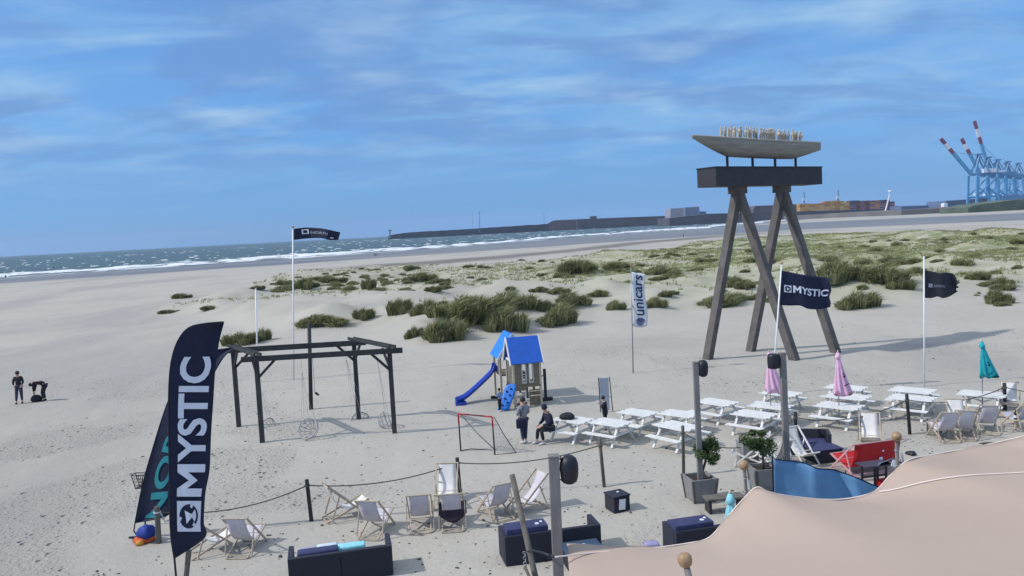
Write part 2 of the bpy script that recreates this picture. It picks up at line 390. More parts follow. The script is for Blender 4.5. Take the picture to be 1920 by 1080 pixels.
def sand_material():
    t = NT('beach_sand')
    wet = t.attr('wet'); veg = t.attr('veg'); st2 = t.attr('stripe')
    base = t.mix(t.step(t.noise(.09, 6, .6), .3, .7), (.395, .368, .323), (.443, .413, .362))
    base = t.mix(t.step(t.noise(1.1, 6, .65), .35, .68, 0, .55), base, (.41, .39, .355))
    base = t.mix(t.step(t.noise(9, 4, .6), .5, .75, 0, .35), base, (.28, .265, .24))
    # shell grit and bits of weed
    base = t.mix(t.step(t.noise(5.5, 3, .5), .70, .76, 0, .6), base, (.15, .135, .11))
    band = t.noise(.05, 4, .6, (1, .35, 1), .6)
    base = t.mix(t.step(band, .45, .66, 0, .6), base, (.29, .275, .262))
    wetc = t.mix(t.step(t.noise(.02, 5, .6, (.35, 1.6, 1), .5, R(30)), .38, .62), (.135, .126, .122), (.21, .193, .175))
    base = t.mix(t.math('MULTIPLY', wet, .95), base, wetc)
    base = t.mix(t.math('MULTIPLY', st2, .8), base, (.13, .118, .105))
    vn = t.noise(.35, 6, .65)
    green = t.mix(t.step(t.noise(.12, 5, .6), .35, .65), (.18, .205, .085), (.34, .335, .19))
    base = t.mix(t.math('MULTIPLY', t.step(veg, 0, .35), .7), base, (.43, .41, .325))
    vm = t.math('MULTIPLY', veg, t.step(vn, .33, .56))
    base = t.mix(vm, base, green)
    t.L.new(base, t.b.inputs['Base Color'])
    t.L.new(t.step(wet, .3, .9, .9, .42), t.b.inputs['Roughness']); t.b.inputs['Specular IOR Level'].default_value = .25
    # foot-marks: pits in the dry sand
    v = t.N.new('ShaderNodeTexVoronoi'); v.inputs['Scale'].default_value = 1.7; v.inputs['Randomness'].default_value = 1
    t.L.new(t.g, v.inputs[0]); pit = t.step(v.outputs['Distance'], .05, .22, 0, 1)
    v2 = t.N.new('ShaderNodeTexVoronoi'); v2.inputs['Scale'].default_value = 3.9; t.L.new(t.g, v2.inputs[0]); pit2 = t.step(v2.outputs['Distance'], .04, .2, 0, 1)
    dens = t.math('MULTIPLY', t.attr('trod'), 1.3)
    hgt = t.math('ADD', t.math('MULTIPLY', t.math('ADD', t.math('SUBTRACT', pit, 1.), t.math('MULTIPLY', t.math('SUBTRACT', pit2, 1.), .6)), dens), t.math('MULTIPLY', t.math('SUBTRACT', t.noise(7, 5, .6), .5), t.step(t.attr('trod'), 0, 1, .14, .8)))
    hgt = t.math('ADD', hgt, t.math('MULTIPLY', t.math('SUBTRACT', t.noise(1.2, 4, .6), .5), t.step(t.attr('trod'), 0, 1, .35, .55)))
    bp = t.N.new('ShaderNodeBump'); bp.inputs['Distance'].default_value = .17; t.L.new(hgt, bp.inputs['Height'])
    t.L.new(t.step(wet, 0, .5, .85, .08), bp.inputs['Strength']); t.L.new(bp.outputs[0], t.b.inputs['Normal'])
    return t.m
def make_ground():
    xs = axis(-3200, 3400, -34, 40, .30, 1.035); ys = axis(-120, 5200, 14, 75, .30, 1.0155)
    X, Y = np.meshgrid(xs, ys)
    Z = gz(X, Y); n = fbm(X, Y, 40, 3, 5) - .5
    nf = np.interp(X, WNX, WNY) + n * 18; ff = np.interp(X, WFX, WFY); sh = shore(X)
    wet = sstep(nf - 6, nf + 10, Y) * (1 - sstep(ff - 40, ff + 40, Y) * (X > 225))
    wet = np.maximum(wet, sstep(sh - 70, sh - 45, Y))
    s2 = np.interp(X, S2X, S2Y, left=-1e5, right=-1e5) + n * 14
    stripe = np.exp(-((Y - s2) / 17) ** 4) * (sstep(-62, -30, X)) * (1 - sstep(90, 165, X))
    a = X / np.maximum(Y, 1)
    veg = dmask(X, Y) * (.25 + .75 * sstep(-.15, .30, a)) * (.35 + .65 * sstep(85, 135, Y))
    veg = np.clip(veg * (.42 + fbm(X, Y, 16, 3, 40)), 0, 1)
    pa = fbm(X, Y, 5, 3, 201); trod = sstep(.38, .55, pa) * (1 - sstep(-11, -2, X)) * (1 - sstep(30, 39, Y)) + .55 * sstep(.50, .66, pa) * (1 - sstep(44, 60, Y)) + .10
    trod = np.clip(trod, 0, 1)
    gridmesh('sandy_beach_ground', X, Y, Z, sand_material(), {'wet': wet, 'veg': veg, 'stripe': stripe, 'trod': trod})
make_ground()

def water_material():
    t = NT('sea_water')
    foam = t.attr('foam')
    n = t.noise(.7, 5, .7, (1, 1, 1))
    f = t.step(t.math('ADD', foam, t.math('MULTIPLY', t.math('SUBTRACT', n, .5), .55)), .38, .62)
    col = t.mix(t.step(t.attr('shallow'), 0, 1), (.06, .105, .115), (.15, .16, .155))
    col = t.mix(t.step(t.noise(.012, 5, .6, (.5, 1.5, 1), .5, R(35)), .35, .65, 0, .7), col, (.075, .12, .135))
    wc = t.step(t.noise(.09, 5, .72, (.28, 1.5, 1), .3, R(-33)), .685, .735, 0, .7)
    f = t.math('MAXIMUM', f, wc)
    t.L.new(t.mix(f, col, (.80, .83, .86)), t.b.inputs['Base Color'])
    t.L.new(t.step(f, 0, 1, .42, .9), t.b.inputs['Roughness']); t.b.inputs['IOR'].default_value = 1.33
    t.b.inputs['Specular IOR Level'].default_value = .35
    h = t.math('ADD', t.noise(.10, 6, .65, (.5, 1.6, 1), .4, R(-33)), t.math('MULTIPLY', t.noise(.8, 4, .6), .25))
    bp = t.N.new('ShaderNodeBump'); bp.inputs['Distance'].default_value = 2.2; bp.inputs['Strength'].default_value = .9
    t.L.new(h, bp.inputs['Height']); t.L.new(bp.outputs[0], t.b.inputs['Normal'])
    return t.m
def make_water():
    ts = axis(-2500, 1500, -290, 330, 1.6, 1.06)
    ds = np.concatenate([np.arange(-14, 40, .8), np.arange(40, 170, 1.5), axis(170, 9000, 170, 190, 2.2, 1.035)[1:]])
    T, D = np.meshgrid(ts, ds); X = T - .5 * D; Y = shore(T) + .866 * D
    k = np.clip(D / 30, 0, 1)
    Z = np.full_like(X, -1.0); foam = np.zeros_like(X)
    rows = [(3, 1.6, .10, .25, 1.0), (17, 2.6, .45, .40, .95), (40, 4.2, .85, .34, 1.15), (70, 4.2, .75, .47, 1.05), (98, 4, .6, .68, .8), (138, 4, .5, .76, .7), (185, 4, .5, .80, .7)]
    for i, (d0, w, A, th, fo) in enumerate(rows):
        dd = d0 + (fbm(T, T * 0, 55, 3, 50 + i) - .5) * (6 + d0 * .42) + (vnoise(T / 7, T * 0, 90 + i) - .5) * 1.5
        seg = sstep(th - .13, th + .10, fbm(T, T * 0 + i * 7, 48, 4, 70 + i)); prof = np.exp(-((D - dd) / w) ** 2)
        jag = .55 + .9 * vnoise(T / 4.5, D / 9, 33 + i)
        Z += A * prof * (.35 + .65 * seg) * jag
        lee = np.exp(-((D - dd + w * .8) / (w * 1.1)) ** 2)
        foam = np.maximum(foam, 1.1 * seg * fo * np.maximum(prof, lee * .75) * (.35 + .85 * vnoise(T / 5, D / 2.5, 44 + i)))
    Z += k * .28 * (fbm(T + 300, D, 9, 3, 61) - .5) * (D < 900)
    wc = sstep(.765, .82, fbm(T / 1.4, D, 4.5, 3, 81)) * (D > 90) * (D < 1400); foam = np.maximum(foam, wc); Z += .55 * wc
    shallow = 1 - sstep(-6, 60, D)
    gridmesh('sea_water', X, Y, Z, water_material(), {'foam': foam, 'shallow': shallow})
make_water()

# ------------------------------------------------------------ port on the horizon
def prism(mb, prof, y0, y1, zb, mi=0):     # prof: [(x,z)..] skyline, solid from zb to it between y0..y1
    n = len(prof); vs = []
    for y in (y0, y1):
        for x, z in prof: vs.append((x, y, z))
        for x, z in prof: vs.append((x, y, zb))
    o = 2 * n; fs = []
    for i in range(n - 1):
        fs += [(i, n + i, n + i + 1, i + 1), (o + i, o + i + 1, o + n + i + 1, o + n + i), (i, i + 1, o + i + 1, o + i), (n + i, o + n + i, o + n + i + 1, n + i + 1)]
    fs += [(0, o, o + n, n), (n - 1, 2 * n - 1, o + 2 * n - 1, o + n - 1)]
    mb.add(vs, fs, mi)
def sky_prism(name, pts, Y, depth, zb, m, **kw):
    mb = MB(); prism(mb, [(Q(a, b, Y).x, Q(a, b, Y).z) for a, b in pts], Y, Y + depth, zb); return mb.build(name, m, **kw)
M_rock = mat('breakwater_rock', (.055, .062, .085), .9, .4, .05, .6, .3, coord='Object')
M_rock2 = mat('harbour_wall', (.085, .080, .10), .9, .3, .03)
M_port1 = mat('port_shed_brown', (.13, .10, .12), .9, .25, .02)
M_port2 = mat('port_block_pale', (.30, .30, .36), .85, .08, .05)
M_port3 = mat('port_block_grey', (.16, .20, .28), .85, .1, .05)
M_port4 = mat('distant_sheds_blue', (.10, .14, .24), .9, .2, .02)
M_trees = mat('distant_trees', (.08, .11, .08), .9, .4, .05)
M_crane = mat('crane_blue_paint', (.10, .34, .60), .6, .08, .2)
M_craned = mat('crane_dark_blue_paint', (.12, .27, .46), .6, .1, .2)
M_cranew = mat('crane_white_paint', (.72, .76, .82), .6, .05, .2)
M_craner = mat('crane_red_paint', (.22, .05, .10), .6, .1, .2)
def rough_edge(pts, amp, n, seed):
    rnd = random.Random(seed); out = []
    for i in range(n + 1):
        x, y = np.interp(i / n, np.linspace(0, 1, len(pts)), [p[0] for p in pts]), np.interp(i / n, np.linspace(0, 1, len(pts)), [p[1] for p in pts])
        out.append((x, y + rnd.uniform(-amp, amp)))
    return out
o = sky_prism('harbour_breakwater', rough_edge([(728, 442.5), (740, 439.5), (760, 436.5), (800, 433.8), (860, 430.5), (900, 428), (960, 424), (1040, 419), (1100, 418)], .35, 90, 1), 2000, 26, -3, M_rock)
tag(o, 'long dark stone breakwater running out to sea at the horizon', 'breakwater')
b = MB()
for pts, Y in (([(1030, 417.5), (1040, 413), (1085, 411)], 1990), ):
    prism(b, [(Q(x, y, Y).x, Q(x, y, Y).z) for x, y in pts], Y, Y + 60, -2)
o = b.build('storage_shed', M_port1); tag(o, 'low brownish shed where the breakwater meets the port', 'building')
o = sky_prism('storage_shed', [(1082, 411), (1160, 408), (1247, 404.8), (1259, 405), (1259, 408)], 1960, 90, -2, M_rock2)
tag(o, 'long dark port shed with a small box on its roof', 'building')
b = MB(); c = Q(1114, 408.5, 1965); b.box((c.x, 1985, c.z + 1), (15, 20, 7)); b.build('roof_box', M_rock2, o)
o = sky_prism('port_building', [(1257, 404), (1257.5, 391), (1284, 389.8), (1284.5, 400)], 1720, 60, -2, M_port2); tag(o, 'pale square port building, left one of the tall pair', 'building')
o = sky_prism('port_building', [(1284.5, 389), (1311, 387.6), (1311.5, 392)], 1700, 60, -2, M_port3); tag(o, 'grey blue square port building, right one of the tall pair', 'building')
b = MB()
for x0, x1, y in ((1311, 1324, 396.5),):
    prism(b, [(Q(x0, y, 1690).x, Q(x0, y, 1690).z), (Q(x1, y, 1690).x, Q(x1, y, 1690).z)], 1690, 1720, -2)
o = b.build('port_shed', M_port4); tag(o, 'small low shed right of the grey port building', 'building')
o = sky_prism('harbour_wall', rough_edge([(1255, 409), (1330, 400.5), (1420, 399), (1500, 396), (1600, 394), (1700, 390)], .3, 60, 3), 1500, 120, -2, M_rock2)
tag(o, 'long grey violet harbour wall below the containers', 'harbour wall')
o = sky_prism('bulk_store', [(1413, 392), (1416, 386), (1470, 383.8), (1504, 382.5), (1505, 390)], 1640, 70, 0, M_port1); tag(o, 'wide brown violet store seen between the sculpture legs', 'building')
cols = [(.52, .27, .07), (.45, .19, .05), (.19, .085, .085), (.11, .055, .07), (.58, .36, .10), (.08, .08, .13), (.27, .085, .06)]
CM = [mat('container_paint_%d' % i, c, .8, .15, .1) for i, c in enumerate(cols)]
rnd = random.Random(5)
kinds = ['orange and yellow', 'yellow and brown', 'orange and brown', 'rust orange', 'brown', 'dark brown', 'red brown', 'dark brown with a yellow patch', 'dark violet brown', 'dark brown stepped']
x0s = np.linspace(1500, 1688, 11)
for i in range(10):
    xa, xb = x0s[i], x0s[i + 1]; Y = 1560; top = 378.5 - .022 * (xa - 1500) + rnd.uniform(-.8, .5); mb = MB()
    wl = Q(xa, 390, Y).x; wr = Q(xb, 390, Y).x; zt = Q(xa, top, Y).z; rows = 9; cell = (zt + 1) / rows
    for r_ in range(rows):
        for q in range(2):
            if i == 9 and r_ > 8 - 3 * q - 1: continue
            ca = wl + (wr - wl) * q / 2; w = (wr - wl) / 2 - .4
            if r_ > rows - 2 and i < 5 and rnd.random() < .5: continue
            lowc = [0, 4, 1, 4, 0] if i < 5 and r_ > 1 else ([4, 1, 2] if i == 7 and r_ > 3 else [2, 3, 3, 5, 6])
            if i < 5 and r_ < 3: lowc = [2, 3, 6]
            for dd in range(2): mb.box((ca + w / 2, Y + 5 + dd * 9, -1 + cell * (r_ + .5)), (w, 8, cell - .3), mi=rnd.choice(lowc))
    ob = mb.build('container_stack', CM); tag(ob, '%s container stack, %s in the quay row' % (kinds[i], ['leftmost', 'second from the left', 'third from the left', 'fourth from the left', 'fifth from the left', 'fifth from the right', 'fourth from the right', 'third from the right', 'second from the right', 'rightmost'][i]), 'container stack', 'container stacks on the quay')
def mast(px, yb, yt, Y, r, m, label, cat='mast', lean=0):
    a = Q(px, yb, Y); a.z = min(a.z, 2); b_ = Q(px + lean, yt, Y); root = empty('navigation_mast', (a.x, a.y, 0), 0, label, cat)
    mb = MB(); mb.tube([(0, 0, a.z), (b_.x - a.x, 0, b_.z)], [r, r * .6], 8); mb.build('pole', m, root)
    mb = MB(); mb.lathe([(r * .8, b_.z), (r * 2.0, b_.z + .6), (r * 2.0, b_.z + 3), (r * .5, b_.z + 3.8)], 8, (b_.x - a.x, 0, 0)); mb.build('lamp', m, root)
mast(899, 429, 399.5, 1995, .9, M_port3, 'tallest thin mast standing on the breakwater'); mast(886, 430, 402, 2030, .35, M_port3, 'faint thin mast just left of the tall mast on the breakwater'); mast(1020, 423, 403, 2010, .5, M_port3, 'thin mast near the shoreward end of the breakwater')
mast(731, 444, 433.5, 1990, 2.2, M_port3, 'small beacon at the seaward tip of the breakwater', 'beacon')
mast(1659, 399, 361, 1300, 1.6, M_white2, 'leaning white pole in front of the container stacks', 'pole', 10)
for px, yb, yt, w in ((1508, 380, 360, 'left'), (1572, 378, 356, 'right')):
    root = empty('mobile_crane', (Q(px, 390, 1620).x, 1620, 0), 0, 'small blue and white harbour crane above the containers, %s of the two' % w, 'crane', 'small cranes above the containers')
    zt = Q(px, yt, 1620).z; mb = MB(); mb.tube([(0, 0, 0), (0, 0, zt)], [2.0, 1.2], 6); mb.build('tower', M_craned, root)
    mb = MB(); mb.bar((0, -1.4, zt * .55), (-5, -1.4, zt * .48), 2.2); mb.build('arm', M_cranew, root); MB().box((-2, -1.5, zt * .72), (4, 3, 6)).build('cab', M_cranew, root)
# land right of the containers
M_land = mat('port_land', (.16, .15, .15), .95, .2, .02)
prof = rough_edge([(1690, 394), (1760, 390.5), (1830, 386.5), (1925, 381), (2300, 365)], .2, 50, 8)
b = MB(); Yl = 1050; prism(b, [(Q(x, y, Yl).x, Q(x, y, Yl).z) for x, y in prof], Yl, Yl + 1600, -3); ob = b.build('port_land', M_land, kind='structure')
def farshed(pts, Y, dep, m, label, cat='building', name='port_shed'):
    o = sky_prism(name, pts, Y, dep, 0, m); tag(o, label, cat)
farshed([(1690, 391), (1691, 386.5), (1740, 385), (1742, 389)], 1260, 40, M_port4, 'low blue grey shed just right of the container stacks')
farshed([(1772, 386), (1774, 376.5), (1850, 371.5), (1925, 367.5), (2000, 364)], 1300, 60, M_port4, 'long low blue violet shed below the big cranes')
farshed([(1880, 372), (1881, 366.5), (1960, 362), (1962, 370)], 1240, 40, M_craned, 'dark blue shed at the right edge under the cranes')
farshed([(1765, 390.2), (1768, 388.2), (1820, 386.0), (1824, 387.2)], 1045, 4, mat('red_hull', (.30, .07, .06), .8, .2, .05), 'low red strip of a moored boat on the beach edge', 'boat', 'moored_boat')
farshed([(1770, 384), (1771, 381), (1776, 380.6), (1777, 384)], 1100, 8, M_cranew, 'tiny white hut on the port shore', 'hut', 'white_hut')
b = MB(); prism(b, [(Q(x, y, 900).x, Q(x, y, 900).z) for x, y in rough_edge([(1815, 389), (1840, 383), (1875, 379), (1900, 375.5), (1940, 372), (2100, 366)], .7, 50, 12)], 900, 960, -2)
ob = b.build('distant_woodland', M_trees, kind='stuff'); tag(ob, 'distant green scrub wood on the port shore at the right edge', 'woodland')
# quay cranes
def crane(px, Y, boom, label, tipcol=True, sc_=1.0):
    s = Y / FPX; base = Q(px, 372, Y); root = empty('quay_crane', (base.x, Y, 4), 0, label, 'crane', 'blue quay cranes of the container terminal')
    H = 50 * sc_; W = 17; D = 24
    for sx in (-1, 1):
        for sy in (-1, 1):
            mb = MB(); mb.bar((sx * W, sy * D / 2, 0), (sx * W * .9, sy * D / 2, H), 3.0); mb.build('leg', M_crane, root)
    mb = MB()
    for sy in (-1, 1):
        mb.bar((-W, sy * D / 2, 16), (W, sy * D / 2, 16), 2.4); mb.bar((-W, sy * D / 2, 17), (W * .9, sy * D / 2, H - 3), 1.4); mb.bar((W, sy * D / 2, 17), (0, sy * D / 2, 32), 1.2)
    for sx in (-1, 1): mb.bar((sx * W, -D / 2, 17.8), (sx * W, D / 2, 17.8), 1.4)
    mb.build('portal_frame', M_crane, root)
    mb = MB(); mb.bar((-W - 2, 0, H + 1), (W + 34, 0, H + 1), 5, 3.4); mb.build('girder', M_craned, root)
    mb = MB(); mb.box((W * .6, 0, H + 6.2), (18, 9, 6)); mb.build('machinery_house', M_cranew, root)
    mb = MB(); mb.box((-W + 8, 0, 20.5), (8, 5, 3.4)); mb.build('cabin', M_cranew, root)
    mb = MB()
    for sy in (-1, 1): mb.bar((-W * .9, sy * 6, H + 2), (-W * .35, sy * 2.5, H + 30), 2.2); mb.bar((W * .5, sy * 6, H + 2), (-W * .35, sy * 2.5, H + 30), 1.6)
    mb.box((-W * .35, 0, H + 31.5), (10, 6, 2.4)); mb.build('apex_frame', M_craned, root)
    a = Vector((-W, 0, H + 1)); t = Vector((boom[0] - base.x, 0, boom[1] - 4)); d = t - a
    ps = [0, .60, .72, .86, 1.0] if tipcol else [0, 1.0]; cs = [M_crane, M_craner, M_cranew, M_craner] if tipcol else [M_craned]
    for k in range(len(cs)):
        mb = MB(); mb.bar(a + d * ps[k], a + d * ps[k + 1], 4.6, 3.6 - .1 * k, up=(0, 1, 0)); mb.build('boom' if k == 0 else 'boom_tip', cs[k], root)
    mb = MB(); mb.tube([Vector((-W * .35, 0, H + 31)), a + d * .62], .35, 4); mb.build('stay_cable', M_craned, root)
def tip(px, py, Y): q = Q(px, py, Y); return (q.x, q.z)
crane(1843, 1240, tip(1764, 260, 1240), 'leftmost blue quay crane, its boom lifted low to the left')
crane(1860, 1330, tip(1803, 260, 1330), 'second blue quay crane from the left, boom lifted at a steep slant')
crane(1877, 1420, tip(1827, 227, 1420), 'third blue quay crane from the left, boom raised nearly upright and highest of all')
crane(1896, 1500, tip(1862, 306, 1500), 'fourth blue quay crane from the left, boom lowered level', False)
crane(1915, 1580, tip(1884, 304, 1580), 'fifth blue quay crane from the left at the picture edge, boom level', False)
# ------------------------------------------------------------ lettering
def text_mesh(txt, bold=.02):
    M0 = txt[0] == 'M'; txt = txt[1:] if M0 else txt
    cu = bpy.data.curves.new('lettering', 'FONT'); cu.body = txt; cu.size = 1; cu.offset = bold; cu.resolution_u = 4
    ob = bpy.data.objects.new('lettering', cu); C.objects.link(ob); dg = bpy.context.evaluated_depsgraph_get()
    me = bpy.data.meshes.new_from_object(ob.evaluated_get(dg)); bpy.data.objects.remove(ob)
    bm = bmesh.new(); bm.from_mesh(me); bmesh.ops.triangulate(bm, faces=bm.faces[:])
    for _ in range(2):
        long = [e for e in bm.edges if e.calc_length() > .14]
        if long: bmesh.ops.subdivide_edges(bm, edges=long, cuts=1); bmesh.ops.triangulate(bm, faces=bm.faces[:])
    vs = [v.co.xy.copy() for v in bm.verts]; bm.verts.index_update(); fs = [tuple(v.index for v in f.verts) for f in bm.faces]; bm.free()
    if M0:      # the broad capital M: two legs and a deep notch, drawn by hand
        h0 = min(v.y for v in vs); h = max(v.y for v in vs) - h0; xl = min(v.x for v in vs) - h * 1.12 - .015; k = 5
        for q in ([(0, 0), (.27, 0), (.27, 1), (0, 1)], [(.81, 0), (1.08, 0), (1.08, 1), (.81, 1)], [(.27, .60), (.54, .22), (.54, .56), (.27, 1)], [(.54, .22), (.81, .60), (.81, 1), (.54, .56)]):
            o = len(vs)
            for j in range(k + 1):
                for i in range(k + 1):
                    a = Vector(q[0]).lerp(Vector(q[1]), i / k); b = Vector(q[3]).lerp(Vector(q[2]), i / k); p = a.lerp(b, j / k); vs.append(Vector((xl + p.x * h, h0 + p.y * h)))
            fs += [(o + j * (k + 1) + i, o + j * (k + 1) + i + 1, o + (j + 1) * (k + 1) + i + 1, o + (j + 1) * (k + 1) + i) for i in range(k) for j in range(k)]
    x0 = min(v.x for v in vs); x1 = max(v.x for v in vs); y0 = min(v.y for v in vs); y1 = max(v.y for v in vs)
    return [((v.x - x0) / (x1 - x0), (v.y - y0) / (y1 - y0)) for v in vs], fs
def put_text(txt, F, rect, up, mat_, parent, bold=.02, off=.012, name='lettering', both=False):
    """rect u0,u1,v0,v1 on F(u,v). up: 'v' = upright, 'left' = reads upward, letter tops towards u=0"""
    vs, fs = text_mesh(txt, bold); u0, u1, v0, v1 = rect; out = []
    camd = Vector((0, -1, 0))
    for a, b in vs:
        if up == 'v': u = u0 + (u1 - u0) * a; v = v0 + (v1 - v0) * b
        else: v = v0 + (v1 - v0) * a; u = u1 - (u1 - u0) * b
        out.append(Vector(F(u, v)) + camd * off)
    mb = MB(); mb.add(out, fs); return mb.build(name, mat_, parent)
def patch(F, rect, off, n=4, pts=None):     # small flat mark on a cloth
    u0, u1, v0, v1 = rect; mb = MB(); vs = []; camd = Vector((0, -1, 0))
    if pts:
        c = Vector(F(u0 + (u1 - u0) * sum(p[0] for p in pts) / len(pts), v0 + (v1 - v0) * sum(p[1] for p in pts) / len(pts))) + camd * off
        vs = [Vector(F(u0 + (u1 - u0) * a, v0 + (v1 - v0) * b)) + camd * off for a, b in pts] + [c]
        mb.add(vs, [(i, (i + 1) % len(pts), len(pts)) for i in range(len(pts))]); return mb
    for j in range(n + 1):
        for i in range(n + 1): vs.append(Vector(F(u0 + (u1 - u0) * i / n, v0 + (v1 - v0) * j / n)) + camd * off)
    mb.add(vs, [(j * (n + 1) + i, j * (n + 1) + i + 1, (j + 1) * (n + 1) + i + 1, (j + 1) * (n + 1) + i) for j in range(n) for i in range(n)]); return mb
def emblem(F, rect, parent, off=.012, light=None, dark=None):
    light = light or M_letters; dark = dark or M_navy
    sq = patch(F, rect, off).build('emblem', light, parent)
    ringp = [(.5 + .40 * math.cos(t), .5 + .40 * math.sin(t)) for t in [2 * math.pi * k / 24 for k in range(24)]]
    m = patch(F, rect, off + .006, pts=ringp); m.build('emblem_ring', dark, sq)
    tri = [(.5 + .26 * math.cos(t), .5 + .26 * math.sin(t)) for t in (.2, 2.29, 4.39)]
    t2 = []
    for k in range(3):
        a = tri[k]; b = tri[(k + 1) % 3]; t2.append(a); t2.append(((a[0] + b[0]) / 2 + (.5 - (a[0] + b[0]) / 2) * .1, (a[1] + b[1]) / 2 + (.5 - (a[1] + b[1]) / 2) * .1))
    m = patch(F, rect, off + .012, pts=t2); m.build('emblem_star', light, sq)
    dots = [(.5 + .36 * math.cos(t), .5 + .36 * math.sin(t)) for t in (1.25, 3.35, 5.44)]
    for x, y in dots:
        m = patch(F, rect, off + .012, pts=[(x - .07, y - .02), (x + .02, y - .08), (x + .07, y + .02), (x - .02, y + .08)]); m.build('emblem_notch', light, sq)
    return sq

# ------------------------------------------------------------ feather flags in front
def lerp2(a, b, t): return (a[0] + (b[0] - a[0]) * t, a[1] + (b[1] - a[1]) * t)
YM = 16.0
ML = [(328, 1047), (321, 1000), (319, 925), (318, 850), (317, 762), (319, 700), (326, 660), (338, 632), (356, 613), (385, 606), (419, 603)]
MR = [(329, 1046), (384, 1008), (382, 978), (385, 925), (393, 880), (396, 811), (400, 750), (403, 701), (408, 660), (412, 635), (420, 604)]
def resample(pts, ys):
    ys_ = [p[1] for p in pts][::-1]; xs_ = [p[0] for p in pts][::-1]
    return [np.interp(y, ys_, xs_) for y in ys]
def FM(u, v):
    a = poly(ML, v); b = poly(MR, v); x, y = lerp2(a, b, u)
    if v < .12: y += (1 - v / .12) * 0
    return Q(x, y, YM + .07 * math.sin(u * 5.5 + (1047 - y) / 444 * 5) * u + .22 * u)
root = empty('feather_flag', P(350, 1178), 0, 'tall dark navy feather flag lettered MYSTIC in the left foreground', 'feather flag'); root.location.y = YM
rl = Vector(root.location)
def FMl(u, v): return FM(u, v) - rl
MB().sheet(FMl, 20, 90, .012).build('flag_cloth', M_navy, root, True)
# straight letters: map by image height, so that the spacing is even
def FMt(u, v):      # v: 0 at 995 px, 1 at 668 px down the cloth
    y = 995 + (668 - 995) * v
    xl = np.interp(y, [606, 613, 632, 660, 700, 762, 850, 925, 1000, 1047], [385, 356, 338, 326, 319, 317, 318, 319, 321, 328])
    xr = np.interp(y, [604, 635, 660, 701, 750, 811, 880, 925, 978, 1008], [420, 412, 408, 403, 400, 396, 393, 385, 382, 384])
    x = xl + (xr - xl) * u; return Q(x, y, YM + .07 * math.sin(u * 5.5 + (1047 - y) / 444 * 5) * u + .22 * u) - rl
put_text('MYSTIC', FMt, (.22, .91, .20, 1.0), 'left', M_letters, root, .028, .05)
emblem(FMt, (.22, .92, 0.0, .175), root, .05)
mb = MB(); mb.tube([Q(331, 1090, YM) - rl, Q(327, 1046, YM) - rl] + [Q(*poly(ML, t / 24), YM) - rl + Vector((-.01, 0, 0)) for t in range(1, 25)], [.022] * 2 + [.02 - .012 * t / 24 for t in range(1, 25)], 8)
mb.tube([(P(340, 1190).x - rl.x, 0, 0), Q(331, 1090, YM) - rl], .022, 8); mb.build('flag_pole', M_black, root, True)
o = MB().tube([Vector((0, 0, 0)), Q(350, 1036, YM + .05) - rl], .055, 12); ob = o.build('support_post', M_greywood); ob.location = rl + Vector((0, .12, 0)); tag(ob, 'round timber post behind the foot of the MYSTIC feather flag', 'post')

YN = 22.0
NL = [(251, 1000), (256, 965), (268, 905), (288, 835), (305, 780), (325, 728), (352, 685), (388, 660), (436, 652)]
NR = [(252, 981), (322, 962), (335, 900), (345, 850), (360, 800), (380, 745), (402, 700), (420, 670), (438, 653)]
NL[0] = (253, 982)
rootn = empty('feather_flag', P(251, 1014), 0, 'dark feather flag with teal NORTH lettering, leaning behind the MYSTIC one', 'feather flag'); rootn.location.y = YN; rn = Vector(rootn.location)
def FN(u, v): x, y = lerp2(poly(NL, v), poly(NR, v), u); return Q(x, y, YN + .10 * math.sin(u * 5 + v * 6) * u) - rn
MB().sheet(FN, 10, 40, .012).build('flag_cloth', M_navy2, rootn, True)
put_text('NORTH', FN, (.30, .76, .10, .66), 'left', M_teal, rootn, .03, .03)
mb = MB(); mb.tube([(0, 0, 0), Q(251, 995, YN) - rn] + [Q(*poly(NL, t / 20), YN) - rn for t in range(0, 21)], [.02, .02] + [.018 - .01 * t / 20 for t in range(21)], 8); mb.build('flag_pole', M_black, rootn, True)
mb = MB(); mb.box((0, 0, .015), (.5, .08, .03)); mb.box((0, 0, .035), (.08, .5, .03)); mb.build('ground_foot', M_black, rootn)

# ------------------------------------------------------------ flags on poles
def flagpole(name, bx, by, tx, ty, r, label, m=M_white2, cat='flag', Z0=None):
    b = P(bx, by); b.z = 0; t = Q(tx, ty, b.y); root = empty(name, b, 0, label, cat)
    mb = MB(); mb.tube([(0, 0, -.3), t - b], [r, r * .7], 10); mb.build('pole', m, root, True)
    mb = MB(); mb.lathe([(r * .7, 0), (r * 1.8, .02), (r * 1.8, .06), (r * .5, .09)], 10, t - b); mb.build('pole_cap', M_ball, root, True)
    return root, b
# windsock style flag
rt, b = flagpole('windsock_flag', 550, 712, 549, 427, .055, 'black wind flag lettered NORTH streaming from the tallest white pole'); B1 = b
T1 = [(551, 450), (578, 447), (602, 446.5), (618, 450), (634, 450)]; T2 = [(551, 429), (575, 426.5), (602, 428), (622, 432), (638, 435.5)]
def F1(u, v): x, y = lerp2(poly(T1, u), poly(T2, u), v); return Q(x, y, B1.y + .25 * math.sin(u * 7)) - B1
MB().sheet(F1, 24, 8, .02).build('flag_cloth', M_navy, rt, True)
sq = patch(F1, (.16, .28, .42, .84), .04).build('emblem', M_letters, rt); patch(F1, (.185, .255, .50, .76), .05).build('emblem_ring', M_navy, sq)
put_text('NORTH', F1, (.31, .66, .40, .66), 'v', mat('faded_print', (.30, .32, .40), .8), rt, .02, .04)
patch(F1, (.76, .84, .18, .28), .04).build('maker_mark', M_letters, rt)
